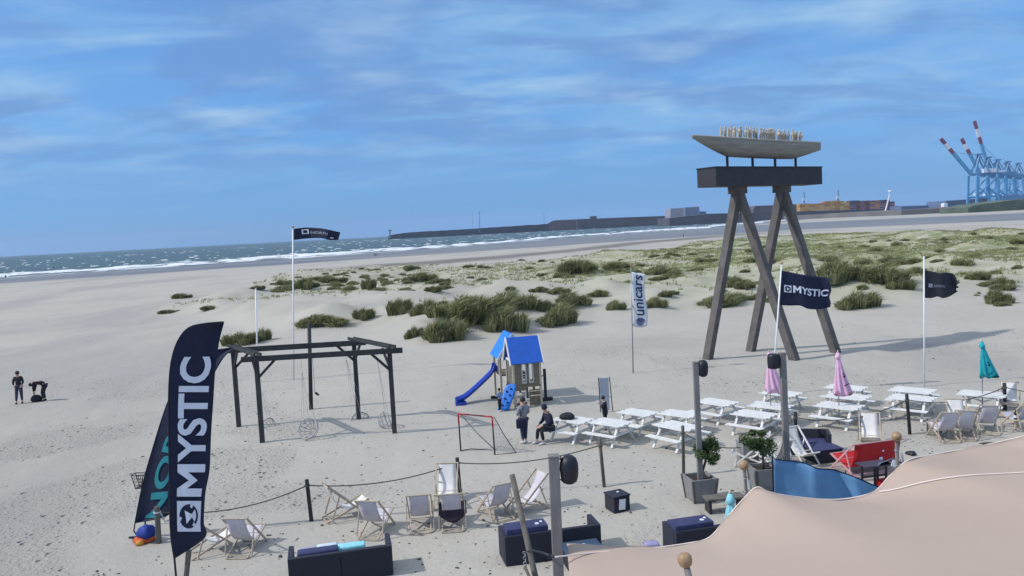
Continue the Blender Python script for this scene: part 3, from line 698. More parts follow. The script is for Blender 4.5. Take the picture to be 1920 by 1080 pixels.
# unicars banner
rt, b = flagpole('banner_flag', 1187, 700, 1183, 499, .035, 'white upright banner flag lettered unicars on a thin pole', M_galv); B2 = b
def F2(u, v):
    x0 = 1184.5 + (1 - v) * 2.4; wv = 1.8 * math.sin(v * 7) * u; sag = 3 * math.sin(u * 3.14)
    return Q(x0 + 26.5 * u - 2 * v * u + wv, 611 - 101 * v + (sag if v < .05 else 0) + 4 * u * v, B2.y + .12 * math.sin(v * 8 + u * 3)) - B2
MB().sheet(F2, 8, 30, .012).build('flag_cloth', mat('white_banner_cloth', (.62, .65, .70), .85, .06, 2), rt, True)
M_ubl = mat('unicars_blue_print', (.015, .03, .10), .8)
put_text('unicars', F2, (.10, .80, .20, .96), 'left', M_ubl, rt, .012, .03)
el = [(.5 + .5 * math.cos(t), .5 + .5 * math.sin(t)) for t in [2 * math.pi * k / 20 for k in range(20)]]
sq = patch(F2, (.22, .80, .03, .155), .03, pts=el).build('emblem', mat('unicars_grey_print', (.16, .19, .30), .8), rt)
patch(F2, (.30, .80, .07, .155), .036, pts=el).build('emblem_crescent', mat('unicars_violet_print', (.07, .08, .2), .8), sq)
# MYSTIC flag
rt, b = flagpole('company_flag', 1446.5, 740, 1465.5, 495, .045, 'navy blue flag lettered MYSTIC on a leaning white pole before the sculpture'); B3 = b
T1 = [(1461, 572), (1480, 573), (1500, 573), (1515, 579), (1535, 580), (1556, 576)]; T2 = [(1464, 507), (1480, 510), (1500, 514), (1520, 517), (1540, 519), (1558, 522)]
def F3(u, v):
    x, y = lerp2(poly(T1, u), poly(T2, u), v); x += 1.6 * math.sin(v * 13) * max(0, u - .8) * 5
    return Q(x, y, B3.y + .16 * math.sin(u * 9 + v) * u) - B3
MB().sheet(F3, 44, 14, .012).build('flag_cloth', M_navy, rt, True)
put_text('MYSTIC', F3, (.265, .93, .395, .615), 'v', M_letters, rt, .03, .05); emblem(F3, (.095, .235, .39, .60), rt, .05)
# dark ragged flag
rt, b = flagpole('company_flag', 1733, 725, 1732.5, 479, .04, 'dark grey frayed flag on the upright white pole furthest right'); B4 = b
T1 = [(1733, 558), (1745, 559), (1758, 556), (1768, 559), (1780, 556), (1793, 548)]; T2 = [(1733, 507), (1748, 509), (1762, 512), (1775, 511), (1788, 514), (1797, 527)]
def F4(u, v):
    x, y = lerp2(poly(T1, u), poly(T2, u), v); x += (2.5 * math.sin(v * 17) + 1.5 * math.sin(v * 31)) * max(0, u - .85) * 6
    return Q(x, y, B4.y + .2 * math.sin(u * 8 + v * 2) * u) - B4
MB().sheet(F4, 26, 14, .012).build('flag_cloth', mat('faded_black_cloth', (.020, .022, .034), .85, .3, 4), rt, True)
put_text('NORTH', F4, (.26, .60, .40, .50), 'v', mat('faded_print', (.30, .32, .40), .8), rt, .0, .03)
sq = patch(F4, (.12, .22, .40, .54), .03).build('emblem', mat('faded_print', (.3, .32, .4), .8), rt)
mb = MB(); b = P(483, 716); t = Q(479.5, 541, b.y); mb.tube([(0, 0, -.3), t - b], [.05, .035], 10); o = mb.build('white_pole', M_white2, None, True); o.location = b; tag(o, 'shorter bare white pole behind the left end of the swing frame', 'pole')
# post with a rope, behind the swings
b = P(583, 768); t = Q(579.5, 606, b.y); root = empty('tall_post', b, 0, 'tall dark post with a hanging rope behind the swing frame', 'post')
MB().tube([(0, 0, -.2), t - b], [.10, .09], 12).build('pole', M_darkwood, root, True)
MB().tube([Q(585, 664, b.y - .1) - b, Q(588, 700, b.y - .1) - b, Q(590, 735, b.y - .1) - b, Q(596, 740, b.y - .1) - b], .018, 6).build('rope', M_whiterope, root)
MB().tube([Q(591, 736, b.y - .1) - b, Q(598, 741, b.y - .1) - b], [.06, .05], 8).build('handle', M_black, root)

# ------------------------------------------------------------ the sculpture on two A frames
root = empty('boat_sculpture', (15.1, 46.65, 0), math.atan2(.555, .832), 'tall sculpture of a wooden rowing boat with figures on a dark beam over slanted legs', 'sculpture')
ir = Matrix.Rotation(-math.atan2(.555, .832), 4, 'Z'); base = Vector((15.1, 46.65, 0))
def loc(v): return ir @ (Vector(v) - base)
zt = 8.85
legs = [((1327, 673), (1382, 358), 45.7, 45.7), ((1490, 676), (1384, 358), 0, 45.7), ((1408, 656), (1465, 358), 0, 47.7), ((1567, 661), (1468, 358), 0, 47.7)]
for (bp, tp, _, yt) in legs:
    a = P(*bp); t = Q(tp[0], tp[1], yt); a = loc(a); t = loc(t); d = (t - a).normalized(); a = a - d * .4
    mb = MB(); mb.bar(a, t + d * .15, .47, .40, up=(1, 0, 0)); mb.build('leg', M_concrete, root, bevel=.02)
zb = Q(1420, 355, 46.6).z; zt_ = Q(1420, 319, 46.6).z
for k in (-1, 1):
    c = loc(Q(1383 if k < 0 else 1466, 362, 45.7 if k < 0 else 47.7)); mb = MB(); mb.box((c.x, c.y, zb + .02), (.95, .62, .5)); mb.build('leg_head', M_concrete, root, bevel=.02)
mb = MB(); mb.box((-.42, 0, (zb + zt_) / 2 + .12), (9.3, 1.35, zt_ - zb - .1)); mb.build('beam', M_beam, root, bevel=.015)
mb = MB(); mb.box((-.42, 0, zt_ + .10), (9.36, 1.41, .06)); mb.build('beam_capping', M_steel, root)
for px in (1360, 1406, 1449, 1490):
    q = Q(px, 310, 46.6); fr = (px - 1425) / 65; x = fr * 3.0 - .36; mb = MB(); mb.tube([(x, 0, zt_ + .1), (x, 0, zt_ + .98)], .075, 10); mb.build('strut', M_steel, root)
# boat hull
zk = zt_ + .62
def hull(u, v):           # u 0..1 along, v 0..1 around from one gunwale over the keel to the other
    s = u * 2 - 1; L = 5.55; x = s * L - .5
    beam_ = .62 * (1 - abs(s) ** 2.6) + .03
    topz = zk + .99 + .12 * s * s - .10 * s
    depth = (.95 if abs(s) < .5 else .95 - (.83 if s < 0 else .52) * ((abs(s) - .5) / .5) ** 1.1)
    a = math.pi * v; return (x, -beam_ * math.cos(a), topz - depth * math.sin(a) ** .8)
MB().sheet(hull, 44, 14, .05).build('hull', M_hull, root, True)
mb = MB()
def deck(u, v):
    s = u * 2 - 1; b_ = (.60 * (1 - abs(s) ** 2.6) + .02) * (v * 2 - 1); return (s * 5.45 - .5, b_, zk + .91 + .12 * s * s - .10 * s)
MB().sheet(deck, 30, 4, .05).build('boat_deck', M_hull, root)
MB().tube([(s * 5.56 - .5, -.63 * (1 - abs(s) ** 2.6) - .03, zk + 1.0 + .12 * s * s - .10 * s) for s in [k / 20 - 1 for k in range(41)]], .035, 6).build('gunwale', M_figure, root)
rnd = random.Random(3)
for i in range(50):
    x = -3.75 + i * 7.1 / 49 + rnd.uniform(-.03, .03); y = rnd.uniform(-.2, .2); h = rnd.uniform(.76, .92); z0 = zk + .88 - .10 * x / 5.5; ln = rnd.uniform(-.06, .06)
    mb = MB(); mb.lathe([(.07, 0), (.055, h * .3), (.075, h * .6), (.085, h * .72), (.03, h * .80), (.05, h * .86), (.055, h * .93), (.02, h)], 7, (x, y, z0), rot=Matrix.Rotation(ln, 3, 'Y'))
    mb.bar((x + .08, y - .10, z0 + h * .70), (x + rnd.uniform(.06, .14), y - .14, z0 + h * rnd.uniform(.3, .9)), .035, .035)
    mb.build('carved_figure', M_figure, root, True)

# ------------------------------------------------------------ swing frame
pb = [P(448, 800), P(492, 828), P(673, 785), P(740, 812)]; H = 3.55
c0 = (pb[0] + pb[1] + pb[2] + pb[3]) / 4; root = empty('swing_frame', c0, 0, 'large dark timber pergola frame carrying rope net swings', 'swing frame')
L_ = [p - c0 for p in pb]; up = Vector((0, 0, H))
for p in L_: MB().bar(p - Vector((0, 0, .3)), p + up, .17, .17).build('post', M_darkwood, root, bevel=.012)
def ext(a, b, e): d = (b - a).normalized(); return a - d * e, b + d * e
zb = Vector((0, 0, H - .12))
for a, b, o in ((L_[1], L_[3], .12), (L_[0], L_[2], .12)):
    p, q = ext(a + zb, b + zb, .55); MB().bar(p + Vector((0, -.14, 0)), q + Vector((0, -.14, 0)), .09, .22).build('long_beam', M_darkwood, root, bevel=.008)
p, q = ext((L_[0] * .86 + L_[1] * .14) + zb, (L_[2] * .86 + L_[3] * .14) + zb, .5); MB().bar(p + Vector((0, .1, .05)), q + Vector((0, .1, .05)), .09, .2).build('long_beam', M_darkwood, root)
p, q = ext((L_[0] * .5 + L_[1] * .5) + zb, (L_[2] * .5 + L_[3] * .5) + zb, .2); 
for a, b in ((L_[0], L_[1]), (L_[2], L_[3])):
    for s in (-.13, .13):
        p, q = ext(a + up, b + up, .3); MB().bar(p + Vector((s, 0, .06)), q + Vector((s, 0, .06)), .06, .13).build('cross_beam', M_darkwood, root, bevel=.006)
dx = (L_[3] - L_[1]).normalized(); dy = (L_[0] - L_[1]).normalized()
for p, sx, sy in ((L_[0], 1, -1), (L_[1], 1, 1), (L_[2], -1, -1), (L_[3], -1, 1)):
    MB().bar(p + Vector((0, 0, H - .95)), p + dx * sx * .8 + Vector((0, 0, H - .16)), .09, .1).build('brace', M_darkwood, root)
    MB().bar(p + Vector((0, 0, H - .9)), p + dy * sy * .7 + Vector((0, 0, H - .1)), .08, .09).build('brace', M_darkwood, root)
def hoop_swing(px, py, tilt, az, attach, label):
    c = Q(px, py, attach.y); r = .43; root = empty('net_swing', (c.x, c.y, 0), 0, label, 'net swing', 'hanging net swings'); c = Vector((0, 0, c.z))
    ax = Vector((math.sin(tilt) * math.cos(az), math.sin(tilt) * math.sin(az), math.cos(tilt))); MB().ring(c, r, .03, ax, 28, 6).build('hoop', M_netw, root, True)
    ref = Vector((0, 0, 1)); a = ax.cross(Vector((1, .2, 0))).normalized(); b = ax.cross(a); mb = MB()
    for k in range(12):
        t = math.pi * 2 * k / 12; p = c + (a * math.cos(t) + b * math.sin(t)) * r; q = c - ax * .42 * (1 if ax.z > 0 else -1) + (p - c) * .18; m_ = (p + q) / 2 + (p - c) * .16; mb.tube([p, m_, q], .012, 4)
    for f in (.35, .7): mb.ring(c - ax * .42 * f, r * (1.05 - .65 * f * f), .012, ax, 20, 4)
    mb.build('net', M_netw, root); top = attach - Vector((root.location.x, root.location.y, 0))
    for k in range(4):
        t = math.pi * .5 * k + .4; p = c + (a * math.cos(t) + b * math.sin(t)) * r; mb = MB(); mb.tube([p, p * .5 + (top + c) * .25 + (top - c) * .02, top + Vector((0, 0, -.5)), top], .006, 4); mb.build('rope', M_netw, root)
fb = lambda t: pb[1].lerp(pb[3], t) + Vector((0, -.14, H - .25)); bb = lambda t: pb[0].lerp(pb[2], t) + Vector((0, -.14, H - .25))
hoop_swing(498, 800, 1.1, 2.6, bb(.17), 'net swing hanging beside the left posts of the swing frame')
hoop_swing(577, 803, 1.05, -1.9, fb(.34), 'net swing hanging in the front left half of the swing frame')
hoop_swing(676, 790, .95, -1.3, bb(.93), 'net swing hanging before the rear right post of the swing frame')
hoop_swing(727, 788, 1.3, .4, pb[3].lerp(pb[2], .35) + Vector((0, 0, H - .1)), 'net swing hanging beside the front right post of the swing frame')
# ------------------------------------------------------------ playground tower
O = P(966, 765); O.z = 0; root = empty('play_tower', O, R(13), 'wooden play tower with two blue roofs and a blue slide', 'playground tower')
def pbx(name, c, s, m, par=root, bevel=.006, rot=None): return MB().box(c, s, rot).build(name, m, par, bevel=bevel)
W = 1.25; E = 2.12; A = 3.12; DK = .95
# front house: x 0..W, y 0..1.3 ; back house: x 0..W, y 2.1..3.3
for x, y, h in ((0, 0, E), (W, 0, E), (0, 1.3, E), (W, 1.3, E), (-.2, 1.85, E), (W - .2, 1.85, E), (-.2, 3.3, E), (W - .2, 3.3, E)):
    MB().box((x, y, h / 2), (.10, .10, h)).build('post', M_brownwood if y > 0 and x > .5 else M_palewood, root, bevel=.006)
pbx('deck', (W / 2, .65, DK), (W + .02, 1.42, .08), M_brownwood); pbx('deck', (W / 2 - .2, 2.6, DK + .25), (W + .02, 1.5, .08), M_brownwood); pbx('bridge', (W / 2, 1.7, DK + .12), (.8, .75, .06), M_brownwood)
def wall(boards, m, name='wall'):
    mb = MB()
    for c, s in boards: mb.box(c, s)
    return mb.build(name, m, root, bevel=.004)
bd = []
# front wall boards with two tall window openings (x .42-.56, .74-.88)
for x0, x1, z0, z1 in ((.05, .40, .99, E), (.57, .73, .99, E), (.90, W - .05, .99, E), (.40, .57, .99, 1.10), (.73, .90, .99, 1.10), (.40, .57, 1.98, E), (.73, .90, 1.98, E)):
    n = max(1, round((z1 - z0) / .19))
    for k in range(n): bd.append((((x0 + x1) / 2, -.01 + .002 * (k % 2), z0 + (z1 - z0) * (k + .5) / n), (x1 - x0, .04, (z1 - z0) / n - .008)))
wall(bd, M_brownwood)
for xc in (.485, .815):
    w = MB()
    pts = [(xc - .085, -.04, 1.10), (xc - .085, -.04, 1.88)] + [(xc - .085 * math.cos(t), -.04, 1.88 + .10 * math.sin(t)) for t in [math.pi * k / 6 for k in range(1, 6)]] + [(xc + .085, -.04, 1.88), (xc + .085, -.04, 1.10)]
    w.tube(pts, .022, 4); w.bar((xc - .085, -.04, 1.11), (xc + .085, -.04, 1.11), .03, .03); w.build('window_frame', M_paleroof, root)
bd = [((W, .65, 1.2 + .19 * k), (.04, 1.2, .18)) for k in range(3)]; wall(bd, M_brownwood, 'side_wall')
wall([((.32, -.005, .14 + .19 * k), (.5, .035, .17)) for k in range(1)] + [((.95, -.005, .14 + .185 * k), (.5, .035, .17)) for k in range(4)] + [((.32, -.005, .84), (.5, .035, .16))], M_brownwood, 'lower_wall')
MB().box((.95, -.12, .52), (.44, .2, .03)).box((.95, -.08, .72), (.44, .14, .03)).build('play_counter', M_palewood, root)
for x in (.10, .52): MB().bar((x, -.03, .25), (x, -.03, .78), .04, .03).build('window_frame', M_paleroof, root)
# front house gable roof, ridge along x, gable to the left
M_roofblue2 = mat('sunlit_blue_roof_sheet', (.02, .20, .62), .5, .12, 4, .2, 12)  # lighter copy of the roof blue: sunlight painted into the left-facing panel
def roof(x0, x1, y0, y1, ridge, mats, over=.12):
    th = .05
    if ridge == 'x':
        ym = (y0 + y1) / 2
        for s, m in ((-1, mats[0]), (1, mats[1])):
            ye = y0 - over if s < 0 else y1 + over; mb = MB(); a = (x0 - over, ye, E - .12); b = (x1 + over, ye, E - .12); c = (x1 + over, ym, A); d = (x0 - over, ym, A)
            n = (Vector(b) - Vector(a)).cross(Vector(d) - Vector(a)).normalized() * th
            if n.z < 0: n = -n
            vs = [Vector(p) for p in (a, b, c, d)]; vs += [v + n for v in vs]; mb.add(vs, [(0, 1, 2, 3), (4, 7, 6, 5), (0, 4, 5, 1), (1, 5, 6, 2), (2, 6, 7, 3), (3, 7, 4, 0)]); mb.build('roof_panel', m, root)
        for x in (x0 - over - .03, x1 + over + .03):
            for s in (-1, 1):
                ye = y0 - over - .02 if s < 0 else y1 + over + .02; MB().bar((x, ye, E - .15), (x, ym, A + .02), .05, .10).build('bargeboard', M_paleroof, root)
        MB().bar((x0 - .02, y0, E), (x0 - .02, y1, E), .06, .1).build('tie_beam', M_paleroof, root)
    else:
        xm = (x0 + x1) / 2
        for s, m in ((-1, mats[0]), (1, mats[1])):
            xe = x0 - over if s < 0 else x1 + over; mb = MB(); a = (xe, y0 - over, E - .12); b = (xe, y1 + over, E - .12); c = (xm, y1 + over, A); d = (xm, y0 - over, A)
            n = (Vector(b) - Vector(a)).cross(Vector(d) - Vector(a)).normalized() * th
            if n.z < 0: n = -n
            vs = [Vector(p) for p in (a, b, c, d)]; vs += [v + n for v in vs]; mb.add(vs, [(0, 1, 2, 3), (4, 7, 6, 5), (0, 4, 5, 1), (1, 5, 6, 2), (2, 6, 7, 3), (3, 7, 4, 0)]); mb.build('roof_panel', m, root)
        for s in (-1, 1):
            xe = x0 - over - .02 if s < 0 else x1 + over + .02; MB().bar((xe, y0 - over - .03, E - .15), (xm, y0 - over - .03, A + .02), .05, .10).build('bargeboard', M_paleroof, root)
        MB().bar((x0, y0 - .02, E), (x1, y0 - .02, E), .06, .1).build('tie_beam', M_paleroof, root)
roof(0, W, 0, 1.3, 'x', (M_roofblue, M_roofblue)); roof(-.2, W - .2, 1.85, 3.35, 'y', (M_roofblue2, M_roofblue))
# left (gable) side rails
for y in (.35, .65, .95): MB().bar((0, y, DK), (0, y, E), .05, .05).build('baluster', M_palewood, root)
for y in (2.2, 3.1): MB().bar((-.21, y, DK + .25), (-.21, y, E), .07, .05).build('baluster', M_palewood, root)
MB().bar((-.22, 1.85, E - .02), (-.22, 3.3, E - .02), .06, .12).build('top_rail', M_paleroof, root)
for k in range(3): MB().bar((.1 + .12 * k, 1.36, DK + .1), (.1 + .12 * k, 2.04, DK + .35), .03, .03).build('bridge_rail', M_brownwood, root)
# slide
def slide(u, v):
    pth = [(-.20, 1.28), (-.38, 1.27), (-.62, 1.08), (-1.1, .74), (-1.6, .40), (-2.0, .19), (-2.30, .14), (-2.42, .13)]
    x, z = poly(pth, u); yc = 2.70 - .95 * u; w = .27; s = v * 2 - 1; lip = .20 * (abs(s) ** 3) + (.22 * math.exp(-((u - .13) / .1) ** 2)) * abs(s) ** 2; return (x, yc + w * s, z + lip)
MB().sheet(slide, 28, 12, .035).build('slide', M_blue, root, True)
MB().bar((-2.2, 1.8, 0), (-2.2, 1.8, .16), .5, .3).build('slide_foot', M_blue, root)
# climbing wall
def cw(u, v):
    a = Vector((-.62, -.28, .02)); b = Vector((-.10, -.02, 1.12)); sd_ = Vector((.50, -.30, 0)).normalized(); w = .27 * (1 if v < .82 else math.sqrt(max(0, 1 - ((v - .82) / .19) ** 2)) * .9 + .1)
    return a.lerp(b, v) + sd_ * (u * 2 - 1) * w
cwo = MB().sheet(cw, 6, 14, .05).build('climbing_wall', mat('bright_blue_plastic', (.015, .16, .60), .4, .1, 4), root, True)
for u, v in ((.3, .2), (.7, .3), (.35, .45), (.68, .58), (.3, .72), (.6, .82)):
    p = cw(u, v); MB().lathe([(.045, -.03), (.05, 0), (.03, .05), (.01, .06)], 8, p + Vector((-.03, -.03, 0)), rot=Matrix.Rotation(R(80), 3, 'X')).build('climbing_hold', M_navy, cwo, True)
MB().tube([(-.02, .9, DK + .2), (-.35, .95, .05)], .02, 6).tube([(-.02, 1.15, DK + .2), (-.35, 1.2, .05)], .02, 6)
lm = MB()
for s in (0, .3): lm.tube([(-.02, .85 + s, DK + .1), (-.42, .85 + s, .02)], .02, 6)
for k in range(4): t = .2 + .2 * k; lm.tube([(-.02 - .4 * (1 - t), .85, (DK + .1) * t), (-.02 - .4 * (1 - t), 1.15, (DK + .1) * t)], .015, 6)
lm.build('ladder', M_steel, root)
pbx('ground_beam', (-.15, 2.5, .06), (.9, .16, .12), M_darkwood); pbx('ground_beam', (W + .42, .9, .07), (.7, .2, .14), M_darkwood)
MB().box((W + .45, .9, .75), (.12, .12, 1.5)).build('post', M_darkwood, root, bevel=.01); MB().bar((W, .9, 1.18), (W + .42, .9, 1.18), .04, .04).build('rail', M_darkwood, root)

# ------------------------------------------------------------ goal
root = empty('football_goal', P(894, 850), 0, 'small football goal with red top corners and a loose net', 'goal'); g0 = Vector(root.location)
a = P(864, 845) - g0; b = P(928, 853) - g0; H = 1.40; bk = P(968, 849) - g0; bk2 = bk + (a - b); a.z = b.z = 0
at_ = a + Vector((-.02, 0, H)); bt = b + Vector((-.03, 0, H))
for p, q in ((a, at_), (b, bt)):
    MB().tube([p, p.lerp(q, .72)], .028, 8).build('post', M_black, root, True); MB().tube([p.lerp(q, .72), q], .029, 8).build('post_top', M_red, root, True)
MB().tube([at_, at_.lerp(bt, .30)], .028, 8).build('crossbar_end', M_red, root, True); MB().tube([at_.lerp(bt, .30), at_.lerp(bt, .8)], .027, 8).build('crossbar', mat('dark_red_paint', (.10, .006, .008), .6), root, True); MB().tube([at_.lerp(bt, .8), bt], .028, 8).build('crossbar_end', M_red, root, True)
m1 = b.lerp(bk2, .0); MB().tube([a, a.lerp(bk2, .5) + Vector((0, 0, .03)), bk2 * .55 + bk * .45], .018, 6).tube([b, bk], .018, 6).build('ground_frame', M_black, root)
for p, q in ((at_, bk2 * .6 + bk * .4 ), (bt, bk)): MB().tube([p + Vector((.06, .1, -.02)), p.lerp(q, .5) + Vector((.03, 0, -.06)), q], .015, 6).build('back_stay', M_steel, root)
mb = MB(); nn = 14
back0 = bk2 * .6 + bk * .4
for i in range(nn + 1):
    t = i / nn; p = at_.lerp(bt, t); q = back0.lerp(bk, t); mb.tube([p, p.lerp(q, .5) + Vector((0, 0, -.10)), q], .0035, 3)
for j in range(1, nn):
    t = j / nn; mb.tube([at_.lerp(back0, t) + Vector((0, 0, -.10 * 4 * t * (1 - t))), bt.lerp(bk, t) + Vector((0, 0, -.10 * 4 * t * (1 - t)))], .0035, 3)
for p0, q0, r0 in ((bt, b, bk), (at_, a, back0)):
    for j in range(1, 9): t = j / 9; mb.tube([p0.lerp(q0, t), p0.lerp(r0, t)], .0035, 3)
    for j in range(1, 7): t = j / 7; mb.tube([p0.lerp(r0, t), q0.lerp(r0, t)], .0035, 3)
mb.build('net', M_netw, root)
# grey panel on two posts
b = P(1136, 772); root = empty('display_panel', b, 0, 'narrow tall grey panel on thin dark posts behind the standing child', 'panel')
t = Q(1133, 708, b.y) - b; MB().box((-.03, 0, t.z - .72), (.40, .05, 1.42)).build('panel', M_panel, root, bevel=.006)
for x in (-.26, .22): MB().tube([(x + .08 if x > 0 else x + .03, 0, 0), (x, 0, t.z + .02)], .022, 6).build('post', M_darkwood, root)

# ------------------------------------------------------------ picnic tables
tops = [(1073, 786, 1), (1145, 791, 1), (1196, 773, .98), (1274, 775, 1), (1271, 799, 1.05), (1344, 753, 1.05), (1414, 775, 1.03), (1464, 737, 1.03), (1445, 760.5, 1.03), (1586, 725, 1.05), (1589, 743, 1.1), (1573, 760, 1.1), (1711, 731.5, 1.1), (1709, 745, 1.1), (1842, 738, 1.12)]
tl = ['seated person in the hoodie rests on its bench', 'second picnic table from the left, the standing child behind it', 'small far table third from the left, behind the near ones', 'white picnic table directly behind the near left lamp post one',
      'nearest white picnic table, just left of the tall lamp post with the hedge tree', 'white picnic table furthest back in the gap between the two lamp posts', 'white picnic table in front of the potted bush', 'white picnic table furthest back at the left pink parasol', 'white picnic table carrying the left pink parasol',
      'white picnic table furthest back behind the right pink parasol', 'white picnic table in the middle behind the right pink parasol', 'white picnic table carrying the right pink parasol', 'far white picnic table below the frayed dark flag', 'near white picnic table below the frayed dark flag, behind the rope post', 'white picnic table carrying the turquoise parasol']
tl[0] = 'leftmost white picnic table, where the person in the hoodie sits'
LX = 1.42
def picnic(loc, rz, label):
    root = empty('picnic_table', loc, rz, label, 'picnic table', 'white picnic tables on the sand'); rnd = random.Random(4)
    mb = MB()
    for k in range(6): e = .03 if k % 2 else -.03; mb.box((e, -.40 + k * .16, .735 + rnd.uniform(-.002, .002)), (LX, .125, .034))
    mb.build('tabletop', M_white, root, bevel=.004)
    for s in (-1, 1):
        mb = MB()
        for k in range(2): mb.box((rnd.uniform(-.015, .015), s * (.70 + k * .145), .435), (LX, .13, .032))
        mb.build('bench', M_white, root, bevel=.004)
    for x in (-.50, .50):
        for s in (-1, 1): MB().bar((x, s * .26, .715), (x, s * .72, .0), .045, .085, up=(1, 0, 0)).build('leg', M_white, root)
        MB().bar((x + .046, -.86, .395), (x + .046, .86, .395), .04, .085).build('bench_bearer', M_white, root); MB().bar((x + .046, -.46, .68), (x + .046, .46, .68), .04, .07).build('top_bearer', M_white, root)
    MB().bar((-.48, 0, .66), (0, 0, .42), .04, .07).bar((.48, 0, .66), (.02, 0, .42), .04, .07).build('brace', M_white, root)
    return root
proto = None; TAB = []
rots = [-40, -42, -44, -42, -52, -50, -44, -46, -42, -44, -42, -44, -44, -42, -40]
for i, (px, py, s) in enumerate(tops):
    c = P(px, py, .75); c.z = float(gz(c.x, c.y))
    if proto is None: proto = picnic(c, R(rots[i]), tl[i]); o = proto
    else: o = copy_tree(proto); o.location = c; o.rotation_euler.z = R(rots[i]); o['label'] = tl[i]
    o.scale = (s, s, 1); TAB.append(o)

# ------------------------------------------------------------ closed parasols
def parasol(tab, topz, m, label, swing=.0, r=.20, base=None, blow=0, bot=1.35):
    c = Vector(tab.location) if tab else base; root = empty('closed_parasol', c, 0, label, 'parasol', 'folded parasols'); rnd = random.Random(len(label))
    MB().tube([(0, 0, 0), (0, 0, topz - .02)], .022, 8).build('pole', M_galv, root, True)
    MB().lathe([(.02, -.02), (.035, .01), (.03, .05), (.006, .09)], 8, (0, 0, topz)).build('finial', M_palewood, root, True)
    ph = rnd.uniform(0, 6); H = topz - bot; vs = []
    mb = MB(); n = 40; k = 16; 
    for i in range(k + 1):
        t = i / k; z = topz - .02 - t * H
        rr = .03 + r * (t ** .75) * (1.0 if t > .2 else .9) * (1 - .25 * math.exp(-((t - .24) / .05) ** 2))
        for j in range(n):
            a = 2 * math.pi * j / n; f = 1 + .38 * t * math.sin(8 * a + ph + 1.2 * math.sin(3 * t)); bx = blow * t ** 1.2 * (.55 + .45 * math.cos(a))
            zz = z + (.10 * math.sin(4 * a + ph) * t if i > k * .75 else 0)
            vs.append((rr * f * math.cos(a) + bx, rr * f * math.sin(a) * .9, zz))
    fs = [(i * n + j, i * n + (j + 1) % n, (i + 1) * n + (j + 1) % n, (i + 1) * n + j) for i in range(k) for j in range(n)] + [tuple(range(n - 1, -1, -1)), tuple(k * n + j for j in range(n))]
    mb.add(vs, fs); mb.build('canopy', m, root, True)
    MB().lathe([(.05, 0), (.085, -.1), (.12, -.2), (.10, -.21)], 16, (0, 0, topz - .01), fn=lambda a, t: 1 + .12 * math.sin(8 * a)).build('vent_cap', m, root, True)
    return root
p1 = parasol(TAB[8], 2.85, M_pink, 'folded pink parasol on the left, half hidden by the lamp post', r=.15, blow=.34, bot=1.30)
p2 = parasol(TAB[11], 2.80, M_pink, 'folded pink parasol on the right, standing clear with dark print near its hem', r=.15, blow=.30, bot=1.22)
p3 = parasol(TAB[14], 2.80, M_teal2, 'folded turquoise parasol on the table at the far right', blow=.50, bot=1.45, r=.10)
for p, m in ((p2, M_jnavy), (p3, M_navy)):
    for dx_, z, w in ((.12, 2.0, .05), (.15, 1.9, .07), (.17, 1.55, .04), (.24, 1.58, .05), (.30, 1.62, .04)):
        mb = MB(); mb.box((dx_, -.20, z), (w, .012, w * 1.2), Matrix.Rotation(.4, 3, 'Y')); mb.build('print_mark', m, p)
b = P(1367, 1010, 0.); b = Q(1369, 925, 17.9); parasol(None, b.z, M_aqua, 'pale aqua folded parasol rising behind the tent edge', base=Vector((b.x, b.y, 0)), blow=.05, bot=.75, r=.17)

# ------------------------------------------------------------ rope fence
posts = [((298, 1018), (294, 950), .075, 'rope fence post under the leaning NORTH flag, with a pale strap'), ((584, 977), (575, 899), .06, 'rope fence post left of the leaning deck chair'), ((863, 928), (857, 858), .06, 'rope fence post directly behind the paired deck chairs'), ((1133, 912), (1124, 822), .055, 'rope fence post behind the small black lantern box'),
         ((1282, 892), (1280, 798), .055, 'thin rope fence post left of the planter lamp post'), ((1494, 850), (1491, 772), .06, 'rope fence post behind the dark sofa with white chairs'), ((1706, 815), (1700, 739), .06, 'rope fence post in front of the tables below the frayed flag'), ((1885, 775), (1883, 718), .07, 'rope fence post beside the turquoise parasol at the right'), ((2010, 790), (2006, 730), .07, 'off')]
TP = []
for i, (b, t, r, l) in enumerate(posts):
    bb_ = P(*b); bb_.z = float(gz(bb_.x, bb_.y)); q = Q(t[0], t[1], bb_.y) - bb_; TP.append(bb_ + q * .86)
    if l == 'off': continue
    root = empty('fence_post', bb_, 0, l, 'fence post', 'posts of the rope fence'); MB().tube([-q * .2, q * .99, q], [r, r * .95, r * .85], 12).build('post', M_greywood if i in (0, 3, 4) else M_darkwood, root, True)
    mb = MB()
    for k in range(2): mb.ring(q * (.86 - .02 * k), r + .012, .014, q, 14, 5)
    mb.build('rope_loop', M_whiterope if i == 0 else M_rope, root, True)
    if i == 0: MB().tube([q * .86 + Vector((.08, 0, 0)), q * .75 + Vector((.13, 0, 0)), q * .55 + Vector((.22, 0, 0))], .014, 6).build('strap', M_whiterope, root)
rl = ['sagging rope between the first two posts, passing behind the MYSTIC feather flag', 'sagging rope running behind the left deck chairs', 'sagging rope running behind the middle deck chairs', None, 'rope drooping behind the potted trees', 'rope rising from the sofa to the post below the frayed flag', 'rope drooping in front of the right picnic tables', 'rope from the last post out of the picture at the right']
sg = [.30, .25, .22, 0, .75, .35, .30, .1]
for i in range(8):
    if rl[i] is None: continue
    a, b = TP[i], TP[i + 1]; pts = [a.lerp(b, t / 24) - Vector((0, 0, sg[i] * 4 * (t / 24) * (1 - t / 24))) for t in range(25)]
    o = MB().tube([p - a for p in pts], .018, 6).build('fence_rope', M_rope, None, True); o.location = a; tag(o, rl[i], 'rope', 'ropes of the rope fence')

